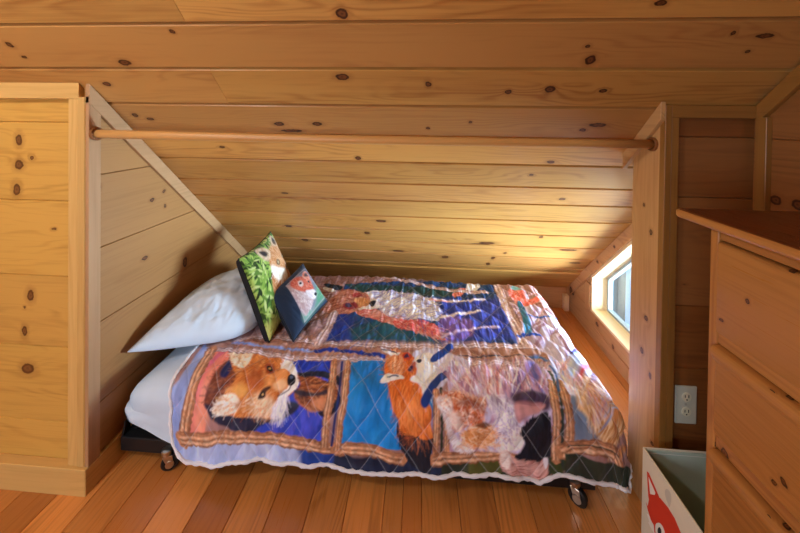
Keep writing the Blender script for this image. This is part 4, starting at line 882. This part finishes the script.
# ------------------------------------------------------------------ pillows
def pillow_grid(o, a, b, thick, n=90, pinch=.07, seed=1, wr=.006, side=1, ex=.36, rnd=0.):
    """o corner, a and b edge vectors; returns one half, bulging along side*(a x b)"""
    o, a, b = map(np.array, (o, a, b)); nrm = np.cross(a, b); nrm = nrm/np.linalg.norm(nrm)*side
    g = np.linspace(-1, 1, n); g = np.sign(g)*(1-(1-np.abs(g))**1.5)
    U, V = np.meshgrid(g, g, indexing='ij')
    uu = U*(1-pinch*(1-V**2)*np.abs(U)**1.5); vv = V*(1-pinch*(1-U**2)*np.abs(V)**1.5)
    if rnd:
        k = rnd*(1-(1-U)/2*(1-V)/2); uu, vv = uu*np.sqrt(1-k*V**4), vv*np.sqrt(1-k*U**4)
    h = thick/2*((1-U**2)*(1-V**2)+1e-9)**ex*(.80+.20*((1-U**2)*(1-V**2)))
    la, lb = np.linalg.norm(a), np.linalg.norm(b)
    w = (fbm(U*3*la/.4+seed, V*3*lb/.4, seed, 3)-.5)*wr*2+(fbm(U*9+V*3, V*2.2-U, seed+3, 2)-.5)*wr
    edge = np.minimum(1-np.abs(U), 1-np.abs(V)); h = h+w*np.clip(edge*5, 0, 1)
    P = o+a*((uu+1)/2)[..., None]+b*((vv+1)/2)[..., None]+nrm*h[..., None]
    return P, (uu+1)/2*la, (vv+1)/2*lb
def rim(P): return list(P[:, 0])+list(P[-1, 1:])+list(P[::-1, -1][1:])+list(P[0, ::-1][1:-1])
def weld(P1, P2, name, mat, parent=None):
    n = P1.shape[0]
    V = np.concatenate([P1.reshape(-1, 3), P2.reshape(-1, 3)]); idx = np.arange(n*n).reshape(n, n)
    F = [tuple(x) for x in np.stack([idx[:-1, :-1], idx[1:, :-1], idx[1:, 1:], idx[:-1, 1:]], -1).reshape(-1, 4)]
    F += [tuple(n*n+np.array(f)[::-1]) for f in F]
    me = bpy.data.meshes.new(name); me.from_pydata([tuple(v) for v in V], [], [tuple(int(i) for i in f) for f in F])
    bm = bmesh.new(); bm.from_mesh(me); bmesh.ops.remove_doubles(bm, verts=bm.verts[:], dist=.0004); bmesh.ops.recalc_face_normals(bm, faces=bm.faces[:]); bm.to_mesh(me); bm.free()
    return link(name, me, mat, parent, True)
# white bed pillow against the left wall
o = np.array((-1.272, 1.282, .452)); a = np.array((.455, .225, -.05)); b = np.array((-.02, .62, .03))
A1, _, _ = pillow_grid(o, a, b, .27, 110, .02, 3, .013, 1, .42, .30); A2, _, _ = pillow_grid(o, a, b, .16, 110, .02, 6, .004, -1, .34, .30)
for G in (A1, A2):
    G[..., 0] = np.maximum(G[..., 0], XL+.006); G[..., 2] = np.maximum(G[..., 2], .362)
wp = weld(A1, A2, 'bed_pillow', m_sheet)
tag(wp, 'plump white bed pillow lying against the left wall', 'pillow')

def throw(name, label, o, a, b, thick, back_mat, W, Ht, art, base, pinch=.05, seed=2):
    e = empty(name, tuple(np.array(o)+np.array(a)/2), label, 'pillow')
    P1, ca, cb = pillow_grid(o, a, b, thick, 130, pinch, seed, .003, 1)
    P2, _, _ = pillow_grid(o, a, b, thick*1.15, 70, pinch, seed, .003, -1, .14)
    c = Canvas(ca/np.linalg.norm(a)*W, cb/np.linalg.norm(b)*Ht, base)
    art(c)
    f = grid_mesh('printed_front', P1, np.clip(c.c, 0, 1), painted(name+'_print', .8, .25), e)
    k = grid_mesh('back_panel', P2, None, back_mat, e, True)
    R = [tuple(p) for p in rim(P1)]; R.append(R[0])
    done(tube_bm(R, .0035, 7, False), 'piping', back_mat, e, True)
    return e
m_blackcloth = plain('black_cloth', '#15161a', .85, weave=.4)
m_navy = plain('navy_cloth', '#141d2c', .85, weave=.4)
# canvas coordinates: a = 0..1 left to right, b = 0..1 bottom to top (unit square)
def art_green(c):
    rng = np.random.default_rng(3)
    for i in range(620):                                     # blades of grass
        x, y = rng.uniform(0, 1), rng.uniform(0, 1); an = rng.uniform(0, 3.14); L = rng.uniform(.03, .085); w = rng.uniform(.010, .026)
        colr = rng.choice(['#4f7a2a', '#7da844', '#a9c765', '#2c4a1c', '#c2d68a', '#8fb552', '#1f3516'])
        dx, dy = math.cos(an)*L, math.sin(an)*L
        c.fill([(x-dx, y-dy), (x-dy*w/L, y+dx*w/L), (x+dx, y+dy), (x+dy*w/L, y-dx*w/L)], colr, soft=.006)
    c.fill([(0, 0), (.35, 0), (.30, .10), (.0, .16)], '#c9cf72', soft=.05, alpha=.7)
    k = dict(soft=.02, jag=.008, freq=(10, 60), amt=.5)
    c.fill([(.30, .40), (.40, .56), (.60, .50), (.86, .46), (.98, .34), (.90, .14), (.60, .08), (.40, .18), (.32, .28)], '#b5713e', c2='#d9a878', ang=1.5, **k)
    c.fill([(.42, .62), (.48, .74), (.60, .82), (.76, .84), (.92, .80), (1.0, .70), (1.0, .54), (.90, .46), (.66, .48), (.50, .52)], '#c07d48', c2='#dba878', ang=1.2, **k)
    c.fill([(.33, .95), (.34, .82), (.42, .72), (.53, .72), (.60, .80), (.50, .90)], '#dcc8ac', c2='#b58a66', ang=.6, **k)
    c.fill([(.37, .89), (.40, .81), (.46, .77), (.53, .79), (.47, .86)], '#2a2628', soft=.02)
    c.fill([(.74, .82), (.80, .93), (.88, .96), (.94, .88), (.94, .78)], '#dcc8ac', c2='#b58a66', ang=2., **k)
    c.fill([(.80, .84), (.84, .91), (.89, .92), (.91, .84), (.87, .80)], '#2f2729', soft=.02)
    c.fill([(.40, .60), (.48, .64), (.58, .56), (.70, .50), (.80, .44), (.74, .36), (.58, .38), (.44, .46)], '#f1e9db', c2='#d4bfa2', ang=1.3, **k)
    c.fill([(.88, .48), (.96, .56), (1.0, .52), (1.0, .42), (.92, .40)], '#f1e9db', c2='#d4bfa2', ang=1., **k)
    c.hair([(.48, .64), (.56, .80), (.76, .82), (.96, .76), (.98, .54), (.70, .52)], ['#e6b888', '#a8622e', '#cf9258', '#f0d2ac'], (.84, .46), n=260, ln=.08, w=.008, alpha=.55)
    c.hair([(.42, .58), (.60, .50), (.80, .42), (.72, .36), (.50, .40)], ['#ffffff', '#d8c8b0', '#e8dcc8'], (.84, .56), n=90, ln=.09, w=.008, alpha=.6)
    for x, y in ((.647, .60), (.915, .615)):
        c.fill([(x-.055, y), (x, y+.04), (x+.055, y), (x, y-.04)], '#4a3426', soft=.015)
        c.fill([(x-.028, y), (x, y+.024), (x+.028, y), (x, y-.024)], '#b5a27c', soft=.01)
    c.fill([(.83, .47), (.89, .49), (.94, .46), (.89, .41)], '#1e1c1c', soft=.015)
gp = throw('fox_cushion', 'tall cushion printed with a fox in green grass, leaning on the white pillow', (-.733, 1.492, .378), (.02, .33, .035), (-.255, .156, .334), .125, m_blackcloth, 1., 1., art_green, '#5c8432', .06)
def art_navy(c):
    k = dict(soft=.02, jag=.008, freq=(10, 60), amt=.5)
    c.fill([(.32, .06), (.975, .08), (.975, .85), (.33, .84)], '#8d8694', soft=.01, smooth=False, c2='#6f7c8a', amt=.6, ang=.4, freq=(3, 12))
    c.fill([(.60, .06), (.975, .08), (.975, .44), (.84, .30), (.72, .14)], '#4f8f72', soft=.06, smooth=False, c2='#7ab08a', amt=.6, ang=.3, freq=(4, 20))
    c.fill([(.33, .06), (.56, .06), (.46, .16), (.33, .20)], '#6fa58c', soft=.06, alpha=.8)
    c.fill([(.70, .85), (.975, .85), (.975, .60), (.86, .72)], '#5a5f70', soft=.06)
    c.fill([(.34, .80), (.44, .66), (.56, .46), (.70, .30), (.64, .18), (.48, .12), (.34, .18)], '#b3979a', c2='#d6c8cc', ang=2.2, **k)
    c.hair([(.35, .76), (.46, .62), (.62, .36), (.62, .20), (.44, .14), (.35, .22)], ['#e2d8dc', '#9a8a96', '#c49a92', '#ffffff'], (.40, .95), n=160, ln=.06, w=.010, alpha=.45)
    c.fill([(.40, .78), (.50, .84), (.64, .80), (.78, .68), (.84, .54), (.82, .40), (.78, .28), (.70, .30), (.60, .42), (.50, .52), (.42, .66)], '#c24c3a', c2='#dc7c62', ang=2.2, **k)
    c.hair([(.42, .76), (.52, .82), (.70, .74), (.82, .54), (.76, .36), (.62, .44), (.48, .58)], ['#e89a80', '#a83a30', '#d8664e', '#f0c0ac'], (.76, .26), n=160, ln=.08, w=.008, alpha=.5)
    c.fill([(.72, .70), (.80, .80), (.90, .78), (.90, .64), (.84, .58)], '#cc7058', c2='#e6b8a8', ang=2., **k)
    c.fill([(.78, .70), (.83, .76), (.88, .74), (.87, .66)], '#4c3036', soft=.02)
    c.fill([(.54, .64), (.58, .71), (.65, .67), (.64, .59), (.58, .57)], '#e6d8d8', soft=.025); c.fill([(.565, .64), (.59, .675), (.63, .65), (.61, .615)], '#232330', soft=.012)
    c.fill([(.60, .44), (.70, .40), (.80, .34), (.80, .24), (.70, .20), (.60, .30)], '#ece5e9', c2='#c8bcc6', ang=2., **k)
    c.fill([(.74, .27), (.79, .29), (.82, .25), (.77, .22)], '#1e2230', soft=.012)
    c.fill([(.76, .56), (.79, .58), (.81, .54), (.78, .52)], '#2a2028', soft=.01)
    for a_, b_ in (((.32, .06), (.975, .08)), ((.32, .06), (.33, .84)), ((.33, .84), (.975, .85))):
        c.line([a_, b_], '#b9a9b4', .012, .01, .6, False)
npil = throw('fox_cushion', 'small dark blue cushion with a framed red fox picture, before the green one', (-.612, 1.500, .384), (.096, .243, .064), (-.197, .137, .143), .115, m_navy, 1., 1., art_navy, '#1a2d48', .06, 5)

# ------------------------------------------------------------------ wall outlet
ou = empty('wall_outlet', (.9865, YR-.004, .455), 'almond duplex electrical outlet on the dark panel beside the bin', 'outlet')
yo = YR+.010
pl = board('cover_plate', (.949, yo-.006, .384), (1.024, yo, .523), m_plate, ou, 'z', .003, seg=2)
for z in (.484, .430):
    r = done(lathe_bm((0.9865, yo-.0058, z), (0, -1, 0), [(0, .0165), (.002, .0165), (.0028, .0155)], 28), 'receptacle', m_recep, ou)
    for dx, hh in ((-.0062, .0045), (.0062, .0055)):
        board('slot', (0.9865+dx-.0012, yo-.0092, z+.001-hh+.003), (0.9865+dx+.0012, yo-.0085, z+.001+hh+.003), m_slot, r, 'z', 0)
    done(lathe_bm((0.9865, yo-.0085, z-.0085), (0, -1, 0), [(0, .0026), (.0006, .0026)], 12), 'ground_hole', m_slot, r)
done(lathe_bm((0.9865, yo-.0058, .457), (0, -1, 0), [(0, .0034), (.001, .003)], 14), 'screw', m_steel, ou)

# ------------------------------------------------------------------ canvas bin with a fox
BX0, BX1, BY0, BY1, BZ = .803, 1.135, .862, 1.150, .338
bn = empty('storage_bin', ((BX0+BX1)/2, (BY0+BY1)/2, 0), 'open beige fabric storage bin with a red fox print, between the dresser and the post', 'storage bin')
t = .005
for n_, lo, hi in (('side_panel', (BX0, BY0, .002), (BX0+t, BY1, BZ)), ('side_panel', (BX1-t, BY0, .002), (BX1, BY1, BZ)), ('end_panel', (BX0+t, BY1-t, .002), (BX1-t, BY1, BZ)), ('end_panel', (BX0+t, BY0, .002), (BX1-t, BY0+t, BZ)), ('base_panel', (BX0+t, BY0+t, .002), (BX1-t, BY1-t, .008))):
    board(n_, lo, hi, m_bin, bn, 'y', .0015)
l0 = .0003
for lo, hi in (((BX0+t+l0, BY0+t+l0, .009), (BX0+t+.003, BY1-t-l0, BZ-.004)), ((BX1-t-.003, BY0+t+l0, .009), (BX1-t-l0, BY1-t-l0, BZ-.004)), ((BX0+t+.0035, BY1-t-.003, .009), (BX1-t-.0035, BY1-t-l0, BZ-.004)), ((BX0+t+.0035, BY0+t+l0, .009), (BX1-t-.0035, BY0+t+.003, BZ-.004))):
    o_ = board('lining', lo, hi, m_lining, bn, 'y', 0); o_['label'] = 'green-grey felt lining'
for y in (BY1-t-.0036,):
    board('seam', (1.062, y-.0006, .012), (1.064, y, BZ-.012), m_lining, bn, 'z', 0)
    board('hem_stitch', (BX0+.012, y-.0006, BZ-.014), (BX1-.012, y, BZ-.0128), m_fwhite, bn, 'x', 0)
def printed(name, pts, mat, layer, sm=True):
    P_ = spline(pts, True, 6) if sm else np.array(pts)
    d = BX0-.0004*layer
    bm = prism([tuple(p) for p in P_], d, d+.0004*layer-.0001, 'yz', 0, 'y')
    bmesh.ops.triangulate(bm, faces=[f for f in bm.faces if len(f.verts) > 4])
    return done(bm, name, mat, bn)
o_ = printed('ear', [[1.127, 0.275], [1.118, 0.279], [1.071, 0.253], [1.077, 0.234], [1.113, 0.185], [1.118, 0.197], [1.123, 0.234]], m_fred, 1, False)
o_ = printed('ear_lining', [[1.118, 0.264], [1.087, 0.247], [1.089, 0.237], [1.109, 0.216]], m_fwhite, 3, False)
o_ = printed('face', [[1.128, 0.166], [1.12, 0.159], [1.112, 0.203], [1.094, 0.234], [1.067, 0.254], [1.035, 0.263], [1.009, 0.262], [0.985, 0.247], [0.968, 0.219], [0.988, 0.15], [1.054, 0.056], [1.084, 0.097], [1.091, 0.133], [1.103, 0.131], [1.12, 0.15]], m_fred, 2, False)
o_ = printed('eye_patch', [[1.083, 0.141], [1.071, 0.166], [1.057, 0.177], [1.044, 0.17], [1.042, 0.142], [1.063, 0.1], [1.078, 0.105]], m_fwhite, 3, True)
o_ = printed('pupil', [[1.072, 0.144], [1.066, 0.158], [1.059, 0.16], [1.058, 0.15], [1.066, 0.135], [1.072, 0.133]], m_fblack, 4, True)
o_ = printed('cheek', [[1.123, 0.131], [1.114, 0.137], [1.093, 0.13], [1.085, 0.109], [1.106, 0.107], [1.115, 0.11], [1.11, 0.118]], m_fwhite, 3, False)
o_ = printed('flourish', [[1.048, 0.297], [1.041, 0.315], [1.029, 0.321], [1.023, 0.312], [1.024, 0.292], [1.029, 0.271], [1.036, 0.275], [1.044, 0.283]], m_fgrey, 1, True)
# ------------------------------------------------------------------ dresser
DX0, DX1, DY0, DY1 = .751, 1.186, .02, .852
DTOP = 1.25
dr = empty('dresser', ((DX0+DX1)/2, (DY0+DY1)/2, 0), 'tall pine chest of drawers standing at the right edge of the view', 'dresser')
# top with a rounded nose
def nose(w, n=6):
    return [(math.cos(a)*w/2, math.sin(a)*w/2) for a in [math.pi/2+math.pi*k/n for k in range(n+1)]]
th_ = .026
bm = bmesh.new()
bmesh.ops.create_cube(bm, size=1)
lo = (DX0-.036, DY0-.03, DTOP-th_); hi = (DX1+.01, DY1+.068, DTOP)
for v in bm.verts: v.co = Vector([(lo[i]+hi[i])/2+v.co[i]*(hi[i]-lo[i]) for i in range(3)])
bmesh.ops.bevel(bm, geom=[e for e in bm.edges], offset=.0115, segments=4, profile=.5, affect='EDGES')
bm.normal_update(); uv_grain(bm, 'y'); set_pr(bm, .2)
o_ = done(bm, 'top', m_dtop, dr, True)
bm = box_bm((DX0-.0365, DY0-.031, DTOP-th_-.0006), (DX0-.014, DY1+.069, DTOP-.0012), .010, 4, 'y', .35)
done(bm, 'edge_moulding', m_dres, dr, True)  # nose keeps the front's wood, without the top's painted dark reflection
board('side_panel', (DX0+.020, DY1-.02, .0), (DX1, DY1, DTOP-th_-.0005), m_dres, dr, 'z', .002)
board('side_panel', (DX0+.020, DY0, .0), (DX1, DY0+.02, DTOP-th_-.0005), m_dres, dr, 'z', .002)
board('back_panel', (DX1-.008, DY0+.0205, .03), (DX1-.0005, DY1-.0205, DTOP-th_-.001), m_dres, dr, 'z', .0005)
board('stile', (DX0, DY1-.022, .0), (DX0+.0195, DY1, DTOP-th_-.0005), m_dres, dr, 'z', .002, pr=.4)
board('stile', (DX0, DY0, .0), (DX0+.0195, DY0+.022, DTOP-th_-.0005), m_dres, dr, 'z', .002, pr=.4)
zt = [1.190, .932, .668, .404]
rails = [(1.194, DTOP-th_-.0005), (.934, .966), (.672, .704), (.408, .440), (.10, .142)]
for z0, z1 in rails: board('rail', (DX0+.003, DY1-.0225, z0), (DX0+.0185, DY0+.0225, z1), m_dres, dr, 'y', .002) if False else board('rail', (DX0+.003, DY0+.0225, z0), (DX0+.0185, DY1-.0225, z1), m_dres, dr, 'y', .0015)
for i, z in enumerate(zt):
    zb = z-.226 if i < 3 else .146
    # front with a rolled finger lip along its upper edge
    prof = [(DX0-.004, zb), (DX0+.016, zb), (DX0+.016, z), (DX0-.004, z)]
    x0 = DX0-.004
    lip = [(x0, z-.052), (x0-.005, z-.046)] + [(x0-.010+.0*k-.006*math.sin(math.pi*k/6), z-.040+.040*k/6) for k in range(7)]
    prof = [(x0+.003, zb), (DX0+.0165, zb), (DX0+.0165, z-.001)] + [(x0-.004, z-.001), (x0-.009, z-.004), (x0-.012, z-.010), (x0-.013, z-.018), (x0-.011, z-.027), (x0-.006, z-.036), (x0, z-.044), (x0, zb+.004)]
    if i == 0: prof = [(x0+.003, zb), (DX0+.0165, zb), (DX0+.0165, z-.001), (x0+.006, z-.001), (x0+.001, z-.004), (x0, z-.010), (x0, zb+.004)]
    bm = prism(prof, DY0+.0255, DY1-.0255, 'xz', 0, 'y', .15+.2*i)
    o_ = done(bm, 'drawer_front', m_dres, dr); smart_smooth(o_, 50)
    bx = board('drawer_box', (DX0+.018, DY0+.04, zb+.01), (DX1-.03, DY1-.04, z-.03), m_dres, o_, 'y', .001)

# ------------------------------------------------------------------ light
def area(name, loc, target, size, size_y, power, color):
    L = bpy.data.lights.new(name, 'AREA'); L.shape = 'RECTANGLE'; L.size = size; L.size_y = size_y; L.energy = power; L.color = color
    o = bpy.data.objects.new(name, L); COL.objects.link(o); o.location = loc
    o.rotation_euler = (Vector(target)-Vector(loc)).to_track_quat('-Z', 'Y').to_euler()
    return o
def point(name, loc, r, power, color):
    L = bpy.data.lights.new(name, 'POINT'); L.shadow_soft_size = r; L.energy = power; L.color = color
    o = bpy.data.objects.new(name, L); COL.objects.link(o); o.location = loc; return o
#SKY=1.5 EXPO=0.0
point('lamp_bulb', (-1.55, -.2, 2.36), .12, 56, (.88, .93, 1.0))
area('rear_fill_light', (-1.4, -1.6, 1.15), (-.5, 1.9, .6), 1.2, 1.0, 48, (.70, .85, 1))  # added soft fill from behind the viewer, not a real window
area('window_daylight', (3.2, 1.75, .0), (-.2, 1.9, .75), 1.5, 1.9, 1350, (.64, .82, 1))
wd = bpy.data.worlds.new('sky'); scene.world = wd; wd.use_nodes = True
nt_ = wd.node_tree; bg = nt_.nodes['Background']
tc = nt_.nodes.new('ShaderNodeTexCoord'); nz = nt_.nodes.new('ShaderNodeTexNoise'); nz.inputs['Scale'].default_value = 6; nz.inputs['Detail'].default_value = 5
rp = nt_.nodes.new('ShaderNodeValToRGB'); rp.color_ramp.elements[0].position = .38; rp.color_ramp.elements[0].color = (.30, .52, .85, 1)
rp.color_ramp.elements[1].position = .62; rp.color_ramp.elements[1].color = (.85, .93, 1, 1)
nt_.links.new(tc.outputs['Generated'], nz.inputs['Vector']); nt_.links.new(nz.outputs[0], rp.inputs[0]); nt_.links.new(rp.outputs[0], bg.inputs[0])
bg.inputs[1].default_value = 1.5
vs_ = scene.view_settings; vs_.view_transform = 'Standard'; vs_.look = 'None'; vs_.exposure = 0.0; vs_.gamma = 1; vs_.use_curve_mapping = False
